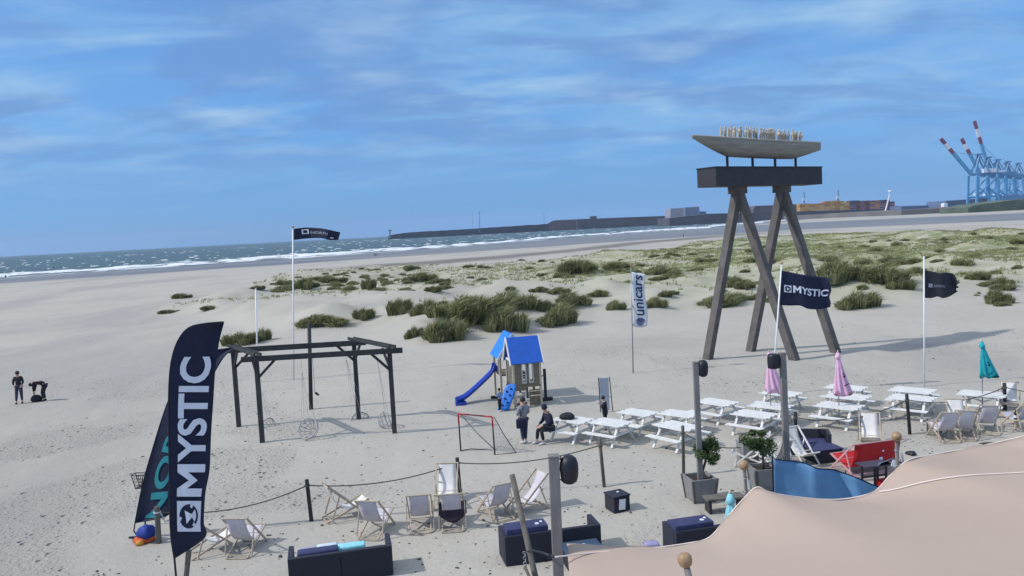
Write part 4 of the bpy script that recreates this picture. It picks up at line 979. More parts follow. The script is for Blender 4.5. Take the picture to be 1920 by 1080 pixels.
# ------------------------------------------------------------ lamp posts
def lamp_post(bp, tp, Y, w, side, shape, label, lamp_c, lw, lh):
    t = Q(tp[0], tp[1], Y); b = Q(bp[0], bp[1], Y); s = t - b; b0 = b - s * (b.z / s.z); t0 = t - b0; root = empty('lamp_post', b0, 0, label, 'lamp post', 'timber lamp posts')
    MB().bar(t0 * -.02, t0, w, w, up=(0, 1, 0)).build('post', M_post, root, bevel=.012); MB().box(t0 + Vector((0, 0, .012)), (w * 1.05, w * 1.05, .03)).build('post_cap', M_post, root)
    c = Q(lamp_c[0], lamp_c[1], Y) - b0; mb = MB()
    for dz in (-.38, 0, .38): mb.tube([(t0.x + (c.x - t0.x) * .1, 0, c.z + dz * lh), (c.x, 0, c.z + dz * lh)], .012, 6)
    mb.tube([(t0.x + side * (w / 2 + .03), 0, c.z - .45 * lh), (t0.x + side * (w / 2 + .03), 0, c.z + .5 * lh)], .01, 6); mb.build('bracket', M_steel, root)
    if shape == 'oval': prof = [(.25, -.5), (.38, -.46), (.46, -.3), (.5, 0), (.48, .22), (.40, .38), (.22, .48), (.02, .5)]
    else: prof = [(.40, -.5), (.48, -.47), (.5, -.3), (.5, .35), (.46, .46), (.34, .5), (.02, .5)]
    MB().lathe([(r * lw, z * lh) for r, z in prof], 24, c).build('lamp_shade', M_black, root, True)
    MB().lathe([(.23 * lw, -.53 * lh), (.25 * lw, -.5 * lh), (.2 * lw, -.49 * lh)], 20, c).build('lamp_rim', M_steel, root, True)
lamp_post((1047, 1078), (1038, 856), 14.1, .19, 1, 'oval', 'nearest square lamp post with a black oval lamp, behind the tent corner', (1067, 879), .34, .50)
lamp_post((1315, 945), (1304, 680), 22.6, .15, 1, 'oval', 'middle lamp post rising beside the grey planter with the olive tree', (1318, 690), .30, .47)
lamp_post((1475, 862), (1467, 663), 23.2, .17, -1, 'drum', 'right lamp post with a square black lamp below the MYSTIC flag', (1450, 677), .34, .43)
# ------------------------------------------------------------ marram grass
def tuft_mesh(name, seed, n, flat):
    rnd = random.Random(seed); vs = []; fs = []
    lob = [(rnd.uniform(-.85, .85), rnd.uniform(-.7, .7), rnd.uniform(.14, .42), rnd.uniform(.4, 1.)) for _ in range(11)] + [(rnd.uniform(-.2, .2), 0, .5, 1)]
    for i in range(n):
        l = rnd.choice(lob); a = rnd.uniform(0, 6.283); d = math.sqrt(rnd.random()) * l[2]; x = l[0] + d * math.cos(a); y = l[1] + d * math.sin(a)
        rr = min(1, d / l[2]); h = l[3] * (1 - .55 * rr ** 2) * rnd.uniform(.7, 1.05) * flat; out = rr * .42 * rnd.uniform(.3, 1.5); wind = .26 * rnd.uniform(-.1, 1.7)
        w = rnd.uniform(.012, .026); b = rnd.uniform(0, 3.14); dx, dy = math.cos(b) * w, math.sin(b) * w; ox, oy = math.cos(a) * out, math.sin(a) * out; o = len(vs)
        vs += [(x - dx, y - dy, -.12), (x + dx, y + dy, -.12), (x + ox * .4 - dx + wind * h * .25, y + oy * .4 - dy, h * .68), (x + ox * .4 + dx + wind * h * .25, y + oy * .4 + dy, h * .68), (x + ox * 1.3 + wind * h * 1.5, y + oy * 1.3, h * .86)]
        fs += [(o, o + 1, o + 3, o + 2), (o + 2, o + 3, o + 4)]
    # the heap of blown sand and old leaves the blades stand in
    me = bpy.data.meshes.new(name); me.from_pydata(vs, [], fs)
    for mm in (M_grass, M_grass2, M_grass3): me.materials.append(mm)
    me.polygons.foreach_set('material_index', [k for k in [rnd.choices((0, 1, 2), (.42, .36, .22))[0] for _ in range(n)] for _ in (0, 1)]); me.update(); return me
TM = [tuft_mesh('grass_clump', 10 + i, 2600, 1.0) for i in range(5)]; TS = [tuft_mesh('grass_clump', 30 + i, 700, 1.0) for i in range(4)]
NG = 0
def clump(px, py, w, h, label, group=None, big=True):
    """px,py: middle of the foot in the photo; w,h its size there in photo pixels"""
    global NG
    g = G(px, py); s = g.y / FPX; me = random.choice(TM if big else TS); o = bpy.data.objects.new('grass_clump', me); C.objects.link(o)
    W = w * s / 2 / 1.05; o.location = (g.x, g.y + W * .5, float(gz(g.x, g.y + W * .5)) - .02); o.scale = (W, W * .95, h * s * 1.18); o.rotation_euler = (0, 0, random.uniform(-.5, .5))
    tag(o, label, 'grass clump', group or 'marram grass clumps on the dunes'); NG += 1; return o
KEY = [(840, 640, 82, 48, 'large dark grass clump at the lower left end of the big cluster behind the playground'), (905, 612, 120, 52, 'broad dark grass clump in the middle of the big cluster behind the playground'), (945, 620, 70, 50, 'dark grass clump at the lower right of the big cluster behind the blue roofs'),
       (870, 590, 110, 38, 'grass clump along the top of the big cluster behind the playground'), (948, 580, 90, 36, 'grass clump at the upper right of the big cluster behind the playground'), (800, 588, 60, 32, 'grass clump at the upper left of the big cluster behind the playground'), (748, 590, 44, 34, 'round grass clump left of the big cluster behind the playground'),
       (774, 634, 30, 26, 'small dark grass clump standing alone just left of the big cluster'), (680, 600, 38, 24, 'small round grass clump midway between the tall flagpole and the big cluster'), (600, 603, 90, 22, 'low spread grass clump just right of the tall flagpole'),
       (1045, 612, 70, 48, 'dark round grass clump right of the big cluster, left of the unicars banner'), (1075, 577, 60, 32, 'dark round grass clump above and right of the one near the unicars banner'), (1028, 585, 44, 26, 'small grass clump just above the dark round one near the unicars banner'), (1152, 580, 34, 20, 'small grass clump just left of the unicars banner'),
       (1228, 575, 40, 20, 'small grass clump just right of the unicars banner'), (1246, 557, 26, 14, 'tiny grass clump above the one right of the unicars banner'), (1362, 576, 84, 30, 'dark grass clump behind the left sculpture leg'), (1385, 540, 50, 26, 'grass clump between the left sculpture legs'), (1612, 580, 70, 42, 'dark grass clump just right of the MYSTIC flag'),
       (1590, 540, 90, 44, 'broad green grass clump above and right of the MYSTIC flag'), (1665, 535, 90, 40, 'broad green grass clump left of the frayed flag'), (1688, 542, 44, 26, 'small dark grass clump beside the pole of the frayed flag'), (1878, 570, 42, 34, 'dark grass clump at the right edge beyond the frayed flag'), (1882, 574, 26, 10, 'tiny grass clump at the foot of the right edge one'),
       (337, 560, 32, 12, 'lone small grass clump on the bare sand at the left'), (445, 648, 62, 28, 'pale green grass clump behind the left end of the swing frame'), (488, 640, 30, 30, 'dark upright grass clump behind the short white pole'), (478, 541, 24, 9, 'tiny grass clump at the tip of the short white pole'), (312, 588, 34, 8, 'faint low grass clump furthest left on the bare sand'), (390, 582, 30, 8, 'faint low grass clump left of the short white pole'),
       (530, 533, 30, 12, 'small grass clump just left of the tall flagpole'), (568, 540, 44, 20, 'pale grass clump just right of the tall flagpole'), (690, 541, 26, 22, 'round dark grass clump below the wind flag'), (605, 530, 70, 16, 'long low grass clump below the wind flag'), (720, 531, 14, 12, 'tiny dark grass clump right of the round one below the wind flag'), (785, 530, 54, 16, 'dark low grass clump midway below the breakwater mast'),
       (770, 508, 28, 9, 'small dark grass clump on the dune crest left of centre'), (880, 502, 24, 7, 'small dark grass clump on the dune crest at centre'), (1085, 515, 70, 30, 'grass clump on the crest left of the unicars banner'), (1095, 505, 44, 18, 'dark tuft on the crest left of the unicars banner'), (1235, 515, 60, 22, 'grass clump on the crest right of the unicars banner'), (1160, 505, 50, 16, 'low grass clump on the crest just left of the unicars banner top')]
for k in KEY: clump(*k)
rnd = random.Random(11)
LM = [(0, 'left of the tall flagpole'), (548, 'just right of the tall flagpole'), (650, 'right of the wind flag'), (745, 'above the swing frame right post'), (830, 'above the playground slide'), (905, 'above the blue roofs'), (990, 'right of the blue roofs'), (1070, 'midway to the unicars banner'), (1140, 'left beside the unicars banner'), (1200, 'right beside the unicars banner'), (1265, 'left of the sculpture legs'), (1330, 'behind the left sculpture leg'), (1380, 'between the sculpture legs'), (1450, 'behind the MYSTIC flag'), (1510, 'above the MYSTIC flag end'), (1560, 'right of the sculpture'), (1620, 'right of the MYSTIC flag'), (1680, 'left of the frayed flag'), (1735, 'behind the frayed flag'), (1800, 'right of the frayed flag'), (1860, 'near the right picture edge')]
def zone(n, x0, x1, yf, yb, wr, group, big=False):
    for _ in range(n):
        t = rnd.random(); px = x0 + (x1 - x0) * rnd.random(); a = yf(px); b = yb(px); py = b + (a - b) * t ** 1.2
        k = .35 + .65 * (py - b) / max(1, a - b); w = rnd.uniform(*wr) * k
        size = 'tiny' if w < 12 else 'small' if w < 20 else 'medium' if w < 32 else 'broad'; lm = [l for x, l in LM if x <= px][-1]; f = (py - b) / max(1, a - b)
        dep = 'at the dune crest' if f < .25 else 'high on the dune' if f < .5 else 'low on the dune' if f < .78 else 'at the dune foot'
        clump(px, py, w, w * rnd.uniform(.30, .48), '%s grass clump %s, %s' % (size, dep, lm), None, big)['px'] = px
zone(75, 505, 820, lambda x: 548, lambda x: 522 - (x - 505) * .085, (12, 34), 'small grass clumps below the wind flag')
zone(62, 800, 1300, lambda x: 556, lambda x: 503 - (x - 800) * .08, (12, 40), 'small grass clumps on the middle dune', True)
zone(50, 1230, 1920, lambda x: 545, lambda x: 470 - (x - 1230) * .045, (20, 50), 'green clumps on the right hand dune', True)
zone(50, 1400, 1920, lambda x: 500, lambda x: 462 - (x - 1400) * .045, (18, 50), 'distant clumps on the right hand dune')
zone(12, 1240, 1900, lambda x: 578, lambda x: 548, (14, 44), 'clumps on the foot of the right hand dune')
by = {}
for o in C.objects:
    if 'px' in o.keys(): by.setdefault(o['label'], []).append(o)
for l, os_ in by.items():
    os_.sort(key=lambda o: o['px']); n_ = len(os_); W_ = ['leftmost', 'second from left', 'third from left', 'fourth from left', 'fifth from left', 'sixth from left']
    for i, o in enumerate(os_):
        if n_ > 1: o['label'] = l + ', ' + ('rightmost' if i == n_ - 1 else W_[min(i, 5)])
        del o['px']
def cover(name, n, x0, x1, y0, y1, dens, hh, wd, mat_, label, seed):
    rs = np.random.RandomState(seed); X = rs.uniform(x0, x1, n); Y = rs.uniform(y0, y1, n); m = dmask(X, Y) * dens(X, Y); keep = rs.rand(n) < m; X = X[keep]; Y = Y[keep]; Z = gz(X, Y); k = len(X)
    B = 6; vs = np.zeros((k, B, 3, 3), np.float32)
    for b in range(B):
        a = rs.uniform(0, 6.28, k); r = rs.uniform(0, .35, k); bx = X + np.cos(a) * r; by = Y + np.sin(a) * r; h = hh * rs.uniform(.5, 1.2, k); w = wd * rs.uniform(.6, 1.3, k); c = rs.uniform(0, 3.14, k); ln = rs.uniform(.0, .5, k) * h
        vs[:, b, 0] = np.stack([bx - np.cos(c) * w, by - np.sin(c) * w, Z - .05], -1); vs[:, b, 1] = np.stack([bx + np.cos(c) * w, by + np.sin(c) * w, Z - .05], -1); vs[:, b, 2] = np.stack([bx + ln + np.cos(a) * .08, by + np.sin(a) * .08, Z + h], -1)
    co = vs.reshape(-1, 3); nf = len(co) // 3; me = bpy.data.meshes.new(name); me.vertices.add(len(co)); me.vertices.foreach_set('co', co.ravel()); me.loops.add(len(co)); me.loops.foreach_set('vertex_index', np.arange(len(co), dtype=np.int32)); me.polygons.add(nf); me.polygons.foreach_set('loop_start', np.arange(0, len(co), 3, dtype=np.int32)); me.update(calc_edges=True); me.materials.append(mat_)
    o = bpy.data.objects.new(name, me); C.objects.link(o); tag(o, label, 'grass', kind='stuff')
cover('dune_grass', 150000, -45, 210, 68, 330, lambda X, Y: sstep(.40, .58, fbm(X, Y, 13, 4, 77)) * (.22 + .78 * sstep(-.15, .30, X / Y)) * sstep(70, 110, Y), .36, .06, M_dry, 'thin yellow green grass scattered over the dunes', 5)
# ------------------------------------------------------------ deck chairs
def deck_chair(loc, rz, sling, label, w=.58, blanket=False, group='wooden deck chairs', s=1.13, name='deck_chair', taut=False, fm=None):
    M_chair = fm or globals()['M_chair']; root = empty(name, loc, rz, label, 'deck chair', group); root.scale = (s, s, s); h = w / 2
    T = Vector((0, -.55, .94)); Fo = Vector((0, .44, .03)); FS = Vector((0, .50, .42)); RS = Vector((0, -.60, .03)); X = Vector((1, 0, 0))
    mb = MB()
    for k in (-1, 1): mb.bar(T + X * h * k, Fo + X * h * k, .028, .045)
    mb.tube([T - X * (h + .02), T + X * (h + .02)], .019, 8).tube([Fo - X * h, Fo + X * h], .015, 8).tube([T.lerp(Fo, .62) - X * h, T.lerp(Fo, .62) + X * h], .010, 6); mb.build('back_frame', M_chair, root)
    h2 = h - .045; mb = MB()
    for k in (-1, 1): mb.bar(FS + X * h2 * k, RS + X * h2 * k, .028, .042)
    mb.tube([FS - X * (h2 + .02), FS + X * (h2 + .02)], .019, 8).tube([RS - X * h2, RS + X * h2], .015, 8); mb.build('seat_frame', M_chair, root)
    h3 = h + .03; a = T.lerp(Fo, .28); b = Vector((0, -.50, .07)); mb = MB()
    for k in (-1, 1): mb.bar(a + X * h3 * k, b + X * h3 * k, .022, .036)
    mb.tube([b - X * h3, b + X * h3], .013, 8); mb.build('prop_frame', M_chair, root)
    pts = [(-.555, .955), (-.49, .78), (-.40, .60), (-.27, .42), (-.10, .29), (.10, .25), (.30, .30), (.43, .375), (.51, .435)]
    if taut: pts = [(-.555, .955), (-.53, .80), (-.50, .62), (-.46, .44), (-.36, .27), (-.10, .20), (.20, .28), (.40, .37), (.51, .435)]
    hw = h - .06
    def F(u, v): y, z = poly(pts, v); return ((u * 2 - 1) * hw, y, z + .012 * math.sin(u * 3.14) * -1)
    MB().sheet(F, 4, 20, .010).build('sling', sling, root, True)
    if blanket:
        def B(u, v): return ((u * 2 - 1) * (hw + .10) + .02, -.36 + .16 * v - .05 * math.sin(u * 3.14), .40 + .02 * math.sin(u * 9) - .20 * (1 - v) * math.sin(u * 3.14) ** .6 + .24 * v)
        MB().sheet(B, 12, 6, .06).build('blanket', mat('dark_plum_blanket', (.030, .018, .035), .9, .3, 8), root, True)
    return root
def dc(px, py, rz, m, label, **k): deck_chair(P(px, py), R(rz), m, label, **k)
dc(402, 1032, -48, M_slingw, 'deck chair with white sling, partly behind the MYSTIC feather flag'); dc(465, 1030, -6, M_sling, 'deck chair with grey sling just right of the MYSTIC feather flag')
dc(652, 968, -60, M_slingw, 'steep leaning deck chair seen from its side, leftmost by the rope'); dc(708, 996, -12, M_sling, 'deck chair with lilac sling behind the left sofa')
dc(790, 985, 5, M_sling, 'left deck chair of the closely paired two, seen from behind'); dc(849, 983, 4, M_sling, 'right deck chair of the closely paired two, with a dark blanket on it', blanket=True)
dc(838, 945, 178, M_slingw, 'white deck chair facing this way behind the paired two'); dc(928, 966, 28, M_sling, 'deck chair with white hem left of the slanting dark pole'); dc(985, 958, 118, M_sling, 'deck chair just right of the slanting dark pole')
dc(1632, 838, 158, M_slingw, 'cream deck chair standing directly behind the red double one'); dc(1893, 772, 150, M_slingw, 'cream deck chair at the right edge beside the last rope post')
dc(1768, 822, -4, M_sling, 'leftmost lilac deck chair of the group at the far right'); dc(1806, 818, -20, mat('silver_canvas', (.56, .57, .62), .7, .06, 3), 'shiny pale deck chair in the middle of the far right group'); dc(1850, 808, -20, M_sling, 'lilac deck chair right of the shiny pale one'); dc(1910, 802, 8, mat('pale_blue_canvas', (.42, .46, .58), .8, .08, 4), 'pale blue deck chair with a bottle at the right picture edge')
dc(1505, 868, 195, M_slingw, 'white deck chair right of the right lamp post', w=.5, fm=M_white); dc(1452, 880, 25, mat('grey_canvas', (.36, .35, .36), .8, .08, 4), 'grey deck chair left of the right lamp post', w=.5, fm=M_white); dc(1408, 872, 70, M_slingw, 'white framed deck chair beside the potted bush', w=.5, fm=M_white)
dc(1800, 810, 165, M_slingw, 'white deck chair behind the shiny pale one')
# red double chair
b = P(1622, 880); root = deck_chair(b, R(14), M_red, 'wide red double deck chair with a small white print', w=1.6, s=1.1, name='double_deck_chair', group=None, taut=True, fm=mat('pink_painted_wood', (.55, .30, .32), .6))
mb = MB(); mb.box((.12, -.513, .42), (.11, .012, .13), Matrix.Rotation(.18, 3, 'X')); mb.build('print_mark', M_letters, root)
mb = MB(); mb.box((.18, -.538, .66), (.05, .012, .05), Matrix.Rotation(.18, 3, 'X')); mb.build('print_mark', M_letters, root)

# ------------------------------------------------------------ rattan sofas (origin: middle of the back foot edge, facing +y)
def sofa(loc, rz, w, d, label, arms=(1, 1), cush=True, h=.72, seam=True, cm=None, group='dark rattan sofas'):
    root = empty('rattan_sofa', loc, rz, label, 'sofa', group)
    n = 2 if seam else 1
    for k in range(n):
        ww = w / n - .008; MB().box((-w / 2 + w / n * (k + .5), .06, h / 2 + .01), (ww, .12, h)).build('backrest', M_rattan, root, bevel=.015)
    MB().box((0, d / 2 + .06, .17), (w - .25, d - .14, .30)).build('seat_base', M_rattan, root, bevel=.012)
    for s, on in zip((-1, 1), arms):
        if on: MB().box((s * (w / 2 - .06), d / 2 + .065, h / 2 + .01), (.12, d - .13, h)).build('armrest', M_rattan, root, bevel=.015)
    for k in range(n):
        ww = (w - .28) / n; c = -(w - .28) / 2 + ww * (k + .5)
        MB().box((c, d / 2 + .10, .39), (ww - .02, d - .2, .14)).build('seat_cushion', cm or M_cushion, root, bevel=.03, smooth=True)
    return root
s1 = sofa(P(646, 1092) + Vector((-.05, 0, 0)), R(13), 2.42, .85, 'long dark rattan sofa at the bottom left with pale cushions inside')
for x, y, z, sx, sy, m, n in ((-.52, .30, .66, .95, .30, M_cushion, 'back_cushion'), (-.30, .55, .62, .5, .35, M_cushw, 'loose_cushion'), (.25, .48, .60, .70, .30, M_aqua, 'loose_cushion'), (-.75, .55, .60, .4, .25, mat('lilac_cushion', (.30, .28, .48), .8), 'loose_cushion')):
    MB().box((x, y, z), (sx, sy, .24)).build(n, m, s1, bevel=.05, smooth=True)
s2 = sofa(P(1040, 1050) + Vector((0, 0, 0)), R(12), 2.44, .80, 'long dark rattan sofa behind the nearest lamp post, boxed cushion on its left end')
s3b = P(1330, 1020); s3 = sofa(P(1352, 1042), R(13), 2.3, .80, 'dark rattan sofa half hidden by the tent edge, flat navy cushion on top')
s4 = sofa(P(1514, 842), R(165), 1.4, .8, 'small dark rattan sofa beyond the right lamp post', seam=False)
def topbox(root, c, s, label_mark=True):
    o = MB().box(c, s).build('stacked_cushion', M_cushion, root, bevel=.025); 
    if label_mark: MB().box((c[0] + s[0] * .26, c[1] - .1, c[2] + s[2] / 2 + .012), (.08, .10, .02)).box((c[0] + s[0] * .38, c[1] + .0, c[2] + s[2] / 2 + .012), (.05, .08, .02)).build('white_tag', M_paper, root)
topbox(s2, (-.62, .32, .70), (1.04, .50, .34)); topbox(s3, (-.62, .32, .70), (1.0, .5, .30))
def low_table(loc, rz, s, label, m=M_cushion, mark=True):
    root = empty('low_table', loc, rz, label, 'low table'); MB().box((0, 0, s[2] / 2), (s[0] * .94, s[1] * .94, s[2] - .02)).build('base', M_rattan, root, bevel=.01); MB().box((0, 0, s[2] + .012), (s[0], s[1], .04)).build('top', m, root, bevel=.01)
    return root
t = low_table(P(1543, 862), R(12), (1.0, .8, .42), 'low rattan table with a navy top beside the small far sofa')
t = low_table(P(1092, 1056), R(12), (.95, .7, .40), 'low rattan table with a blue top at the tent corner', mat('blue_glass_top', (.06, .10, .17), .25, .1, 3))
tb = t.location + Vector((.05, 0, .44)); ob = MB().lathe([(.05, 0), (.06, .015), (.05, .03), (.03, .034)], 10, (0, 0, 0)).build('ashtray', M_paper, None, True); ob.location = tb; tag(ob, 'small white ashtray on the blue topped low table', 'ashtray')
b = P(1158, 956); root = empty('lantern_box', b, R(24), 'small black rattan cube with a white sheet on its front, standing alone on the sand', 'lantern box')
mb = MB(); s_ = .52; h = .46
MB().box((0, 0, h / 2), (s_, s_, h)).build('box_body', M_rattan, root, bevel=.02); MB().box((0, 0, h + .015), (s_ + .04, s_ + .04, .04)).build('box_lid', M_rattan, root, bevel=.01)
MB().box((.0, -s_ / 2 - .008, h * .52), (.21, .01, .30), Matrix.Rotation(.08, 3, 'Y')).build('paper_sheet', M_paper, root); MB().lathe([(.035, 0), (.04, .02), (.02, .03)], 10, (.05, .03, h + .035)).build('handle_knob', M_paper, root, True)
b = P(1222, 1030); ob = MB().box((0, 0, .09), (.36, .28, .18)).build('loose_seat_pad', mat('lilac_cushion', (.30, .28, .48), .8), bevel=.04, smooth=True); ob.location = b; tag(ob, 'small lilac seat pad lying on the sand left of the tent sofa', 'cushion')

# ------------------------------------------------------------ planters with small trees
def leaf_crown(c, r, n, seed, squash=.85):
    rnd = random.Random(seed); mb = MB(); lobes = [(Vector((rnd.gauss(0, .45), rnd.gauss(0, .45), rnd.gauss(0, .40))) * r, rnd.uniform(.22, .5) * r) for _ in range(17)]
    vs = []; fs = []
    for i in range(n):
        l, lr = rnd.choice(lobes); d = Vector((rnd.gauss(0, 1), rnd.gauss(0, 1), rnd.gauss(0, 1))).normalized() * lr * rnd.random() ** .45; p = Vector(c) + l + d; p.z = c[2] + (p.z - c[2]) * squash
        a = Vector((rnd.gauss(0, 1), rnd.gauss(0, 1), rnd.gauss(0, .6))).normalized(); b = a.cross(Vector((rnd.gauss(0, 1), rnd.gauss(0, 1), rnd.gauss(0, 1)))).normalized(); L = rnd.uniform(.03, .06); w = L * .42; o = len(vs)
        vs += [p - a * L, p + b * w, p + a * L, p - b * w]; fs.append((o, o + 1, o + 2, o + 3))
    return mb.add(vs, fs), lobes
def planter_tree(bp, wtop, hbox, crown, label, r, trunkz, rz=.2, stem=True, two=False):
    root = empty('planter', bp, rz, 'grey timber planter box ' + label[0], 'planter', 'grey planters'); w = wtop
    mb = MB(); t = .04
    prof = lambda k: w * (.80 + .20 * k)
    vs = []
    for z, ww in ((0, prof(0)), (hbox, prof(1))):
        for sx, sy in ((-1, -1), (1, -1), (1, 1), (-1, 1)): vs.append((sx * ww / 2, sy * ww / 2, z))
    for z, ww in ((hbox, prof(1) - .10), (hbox - .10, prof(1) - .12)):
        for sx, sy in ((-1, -1), (1, -1), (1, 1), (-1, 1)): vs.append((sx * ww / 2, sy * ww / 2, z))
    fs = [(3, 2, 1, 0)] + [(i, (i + 1) % 4, 4 + (i + 1) % 4, 4 + i) for i in range(4)] + [(4 + i, 4 + (i + 1) % 4, 8 + (i + 1) % 4, 8 + i) for i in range(4)] + [(8 + i, 8 + (i + 1) % 4, 12 + (i + 1) % 4, 12 + i) for i in range(4)]
    MB().add(vs, fs).build('box', M_planter, root); MB().box((0, 0, hbox - .10), (w - .11, w - .11, .04)).build('soil', M_soil, root)
    for sx in (-1, 1):
        for sy in (-1, 1): MB().bar((sx * w * .40, sy * w * .40, 0), (sx * w * .5, sy * w * .5, hbox), .06, .06).build('corner_post', M_greywood, root)
    tr = empty('potted_tree', Vector(bp) + Vector((0, 0, hbox - .09)), 0, label[1], 'potted tree', 'small potted trees'); c = crown
    tr.location = Vector(bp) + Vector((0, 0, hbox - .09)); cc = Vector(c) - tr.location
    mb = MB(); mb.tube([(0, 0, 0), cc * .3 + Vector((.03, 0, 0)), cc * .6 + Vector((.05, 0, 0)), cc * .85], [.05, .04, .035, .025], 8)
    cr, lobes = leaf_crown(cc, r, 3400, len(label[1]))
    for l, lr in lobes: mb.tube([cc * .7, cc + l * .5 - Vector((0, 0, .05)), cc + l], [.02, .012, .004], 5)
    mb.build('trunk', M_bark, tr, True); cr.build('crown', M_leaf, tr)
b = P(1313, 937); planter_tree(b, .76, .70, Q(1325, 843, b.y), ('at the foot of the middle lamp post', 'ragged olive tree on a thin trunk beside the middle lamp post'), .43, 0)
b = P(1432, 915); planter_tree(b, .72, .66, Q(1424, 832, b.y), ('left of the blue windbreak', 'round leafy bush left of the right lamp post'), .46, 0, rz=.1)
b = P(1400, 905); b2 = P(1405, 880)
ob = MB().box((0, 0, .36), (.55, .5, .72)).box((0, 0, .73), (.60, .55, .04)).build('storage_box', M_planter, bevel=.015); ob.location = P(1402, 868); ob.rotation_euler.z = .2; tag(ob, 'grey storage box behind the potted bush', 'box')
# low grey bench by the tent
b = P(1358, 958); root = empty('low_bench', b, R(6), 'low grey bench between planter and aqua parasol', 'bench'); MB().box((0, 0, .40), (1.1, .42, .06)).build('seat', M_greywood, root, bevel=.01)
for x in (-.45, .45): MB().box((x, 0, .19), (.07, .38, .36)).build('leg', M_darkwood, root)

# ------------------------------------------------------------ blue windbreak
WT = [(1452, 861), (1480, 864), (1512, 870), (1530, 878), (1562, 882), (1590, 890), (1612, 899), (1640, 911), (1668, 914)]
def FW(u, v):
    x, y = poly(WT, u); Y = 20.6 + .25 * u + .10 * math.sin(u * 14); q = Q(x, y, Y); zb = .12; return Vector((q.x + .0, q.y + .05 * math.sin(u * 22 + v * 3), zb + (q.z - zb) * v))
w0 = Vector(FW(0, 0)); root = empty('windbreak', w0, 0, 'blue cloth windbreak standing in a curve behind the tent edge', 'windbreak')
MB().sheet(lambda u, v: Vector(FW(u, v)) - w0, 50, 10, .015).build('windbreak_cloth', M_bluetarp, root, True)
MB().tube([Vector(FW(u / 20, 1)) - w0 + Vector((0, 0, .01)) for u in range(21)], .018, 6).build('top_hem', M_navy, root, True)
for u in (0, .28, .62, .98):
    q = Vector(FW(u, 1)) - w0; MB().tube([(q.x, q.y + .16, -w0.z), q + Vector((0, .16, .05))], .022, 8).build('stake', M_steel, root)

# ------------------------------------------------------------ beige stretch tent
EDG = [(1040, 1045, 2.30), (1120, 1036, 2.22), (1205, 1030, 2.18), (1290, 1019, 2.20), (1330, 1008, 2.28), (1362, 972, 2.45), (1392, 938, 2.75), (1419, 914, 2.98), (1445, 924, 2.85), (1500, 933, 2.62), (1570, 937, 2.5), (1635, 924, 2.6), (1668, 893, 2.85), (1702, 864, 3.12), (1745, 854, 3.05), (1800, 844, 3.0), (1860, 832, 3.05), (1930, 816, 3.2), (2030, 795, 3.4)]
EP = [P(x, y, z) for x, y, z in EDG]
INN = [Vector((1.10, 12.9, 2.45))] + [Vector((1.10 + 10.4 * (i / (len(EP) - 1)) ** .85, 6.0 + .8 * math.sin(i), 4.05 + .25 * math.sin(i * .9))) for i in range(1, len(EP))]
LE = [Vector((.76, 14.3, 2.30)), P(1083, 1082, 2.42), Vector((1.60, 10.5, 2.9)), Vector((2.4, 8.0, 3.5)), Vector((3.0, 6.0, 4.0))]
def FT(u, v):
    e = Vector(poly([tuple(p) for p in EP], u)); n = Vector((2.6 + 9.5 * u, 6.0, 4.1)); l = Vector(poly([tuple(p) for p in LE], v))
    eb = EP[0].lerp(EP[-1], u); eb.z -= .22; dd = e - eb; k = v; p = (eb + dd * math.exp(-k * 7)).lerp(n, k); l0 = EP[0].lerp(Vector((2.6, 6.0, 4.1)), k); p = p + (l - l0) * max(0, 1 - u * 5) ** 2
    # the cloth hangs a little between its edge and the centre poles
    p.z -= .25 * math.sin(math.pi * min(1, k))
    p.z += .014 * math.sin(u * 75 + 9 * k) * math.exp(-k * 16) + .010 * math.sin(u * 31 - k * 22) * math.exp(-k * 5)
    p.z += .035 * math.sin(u * 17 + k * 4) * k * (1 - k) * 2
    return p
t0 = Vector((4, 12, 0)); tent = empty('stretch_tent', t0, 0, 'large beige stretch tent filling the lower right corner', 'tent')
MB().sheet(lambda u, v: Vector(FT(u, v)) - t0, 260, 60, .012).build('tent_cloth', M_tent, tent, True)
MB().tube([Vector(poly([tuple(p) for p in EP], k / 120)) - t0 + Vector((0, .0, .004)) for k in range(121)], .014, 6).build('edge_hem', M_seam, tent, True)
seam = []
for k in range(40):
    u = .615 + .385 * k / 39; v = .012 + .15 * math.sin(min(1, (u - .615) / .30) * 1.45) ** .8; seam.append(Vector(FT(u, v)) - t0 + Vector((0, -.004, .014)))
MB().tube(seam, .03, 6, flat=.4).build('seam', M_seam, tent, True)
def ball_pole(tip_, foot, r, label, rb=.105, gear=True):
    tip_ = Vector(tip_); foot = Vector(foot); root = empty('tent_pole', foot, 0, label, 'tent pole', 'tent poles with wooden ball tops'); d = (tip_ - foot)
    MB().tube([(0, 0, 0), d], r, 10).build('pole', M_post, root, True); n = d.normalized()
    rot = Vector((0, 0, 1)).rotation_difference(n).to_matrix()
    MB().lathe([(.4 * rb, -1.1 * rb), (.8 * rb, -.75 * rb), (rb, -.1 * rb), (.95 * rb, .35 * rb), (.7 * rb, .75 * rb), (.1 * rb, .98 * rb)], 20, d, rot=rot).build('ball_top', M_ball, root, True)
    if gear:
        for k, o in ((.36, .05), (.75, -.05)):
            c = d - n * k; MB().ring(c, r + .008, .012, n, 14, 6).build('collar', M_galv, root, True)
        MB().tube([d - n * .42 + Vector((.07, -.06, 0)), d - n * .8 + Vector((.11, -.10, -.05)), d - n * 1.05 + Vector((.16, -.14, -.02))], .022, 6).build('turnbuckle', M_galv, root, True)
    return root
q = Q(1395, 872, 16.6); ball_pole(q, Q(1402, 960, 16.9) * 1.0 + Vector((.3, .9, -1.35)), .035, 'ball topped tent pole at the left peak of the tent edge')
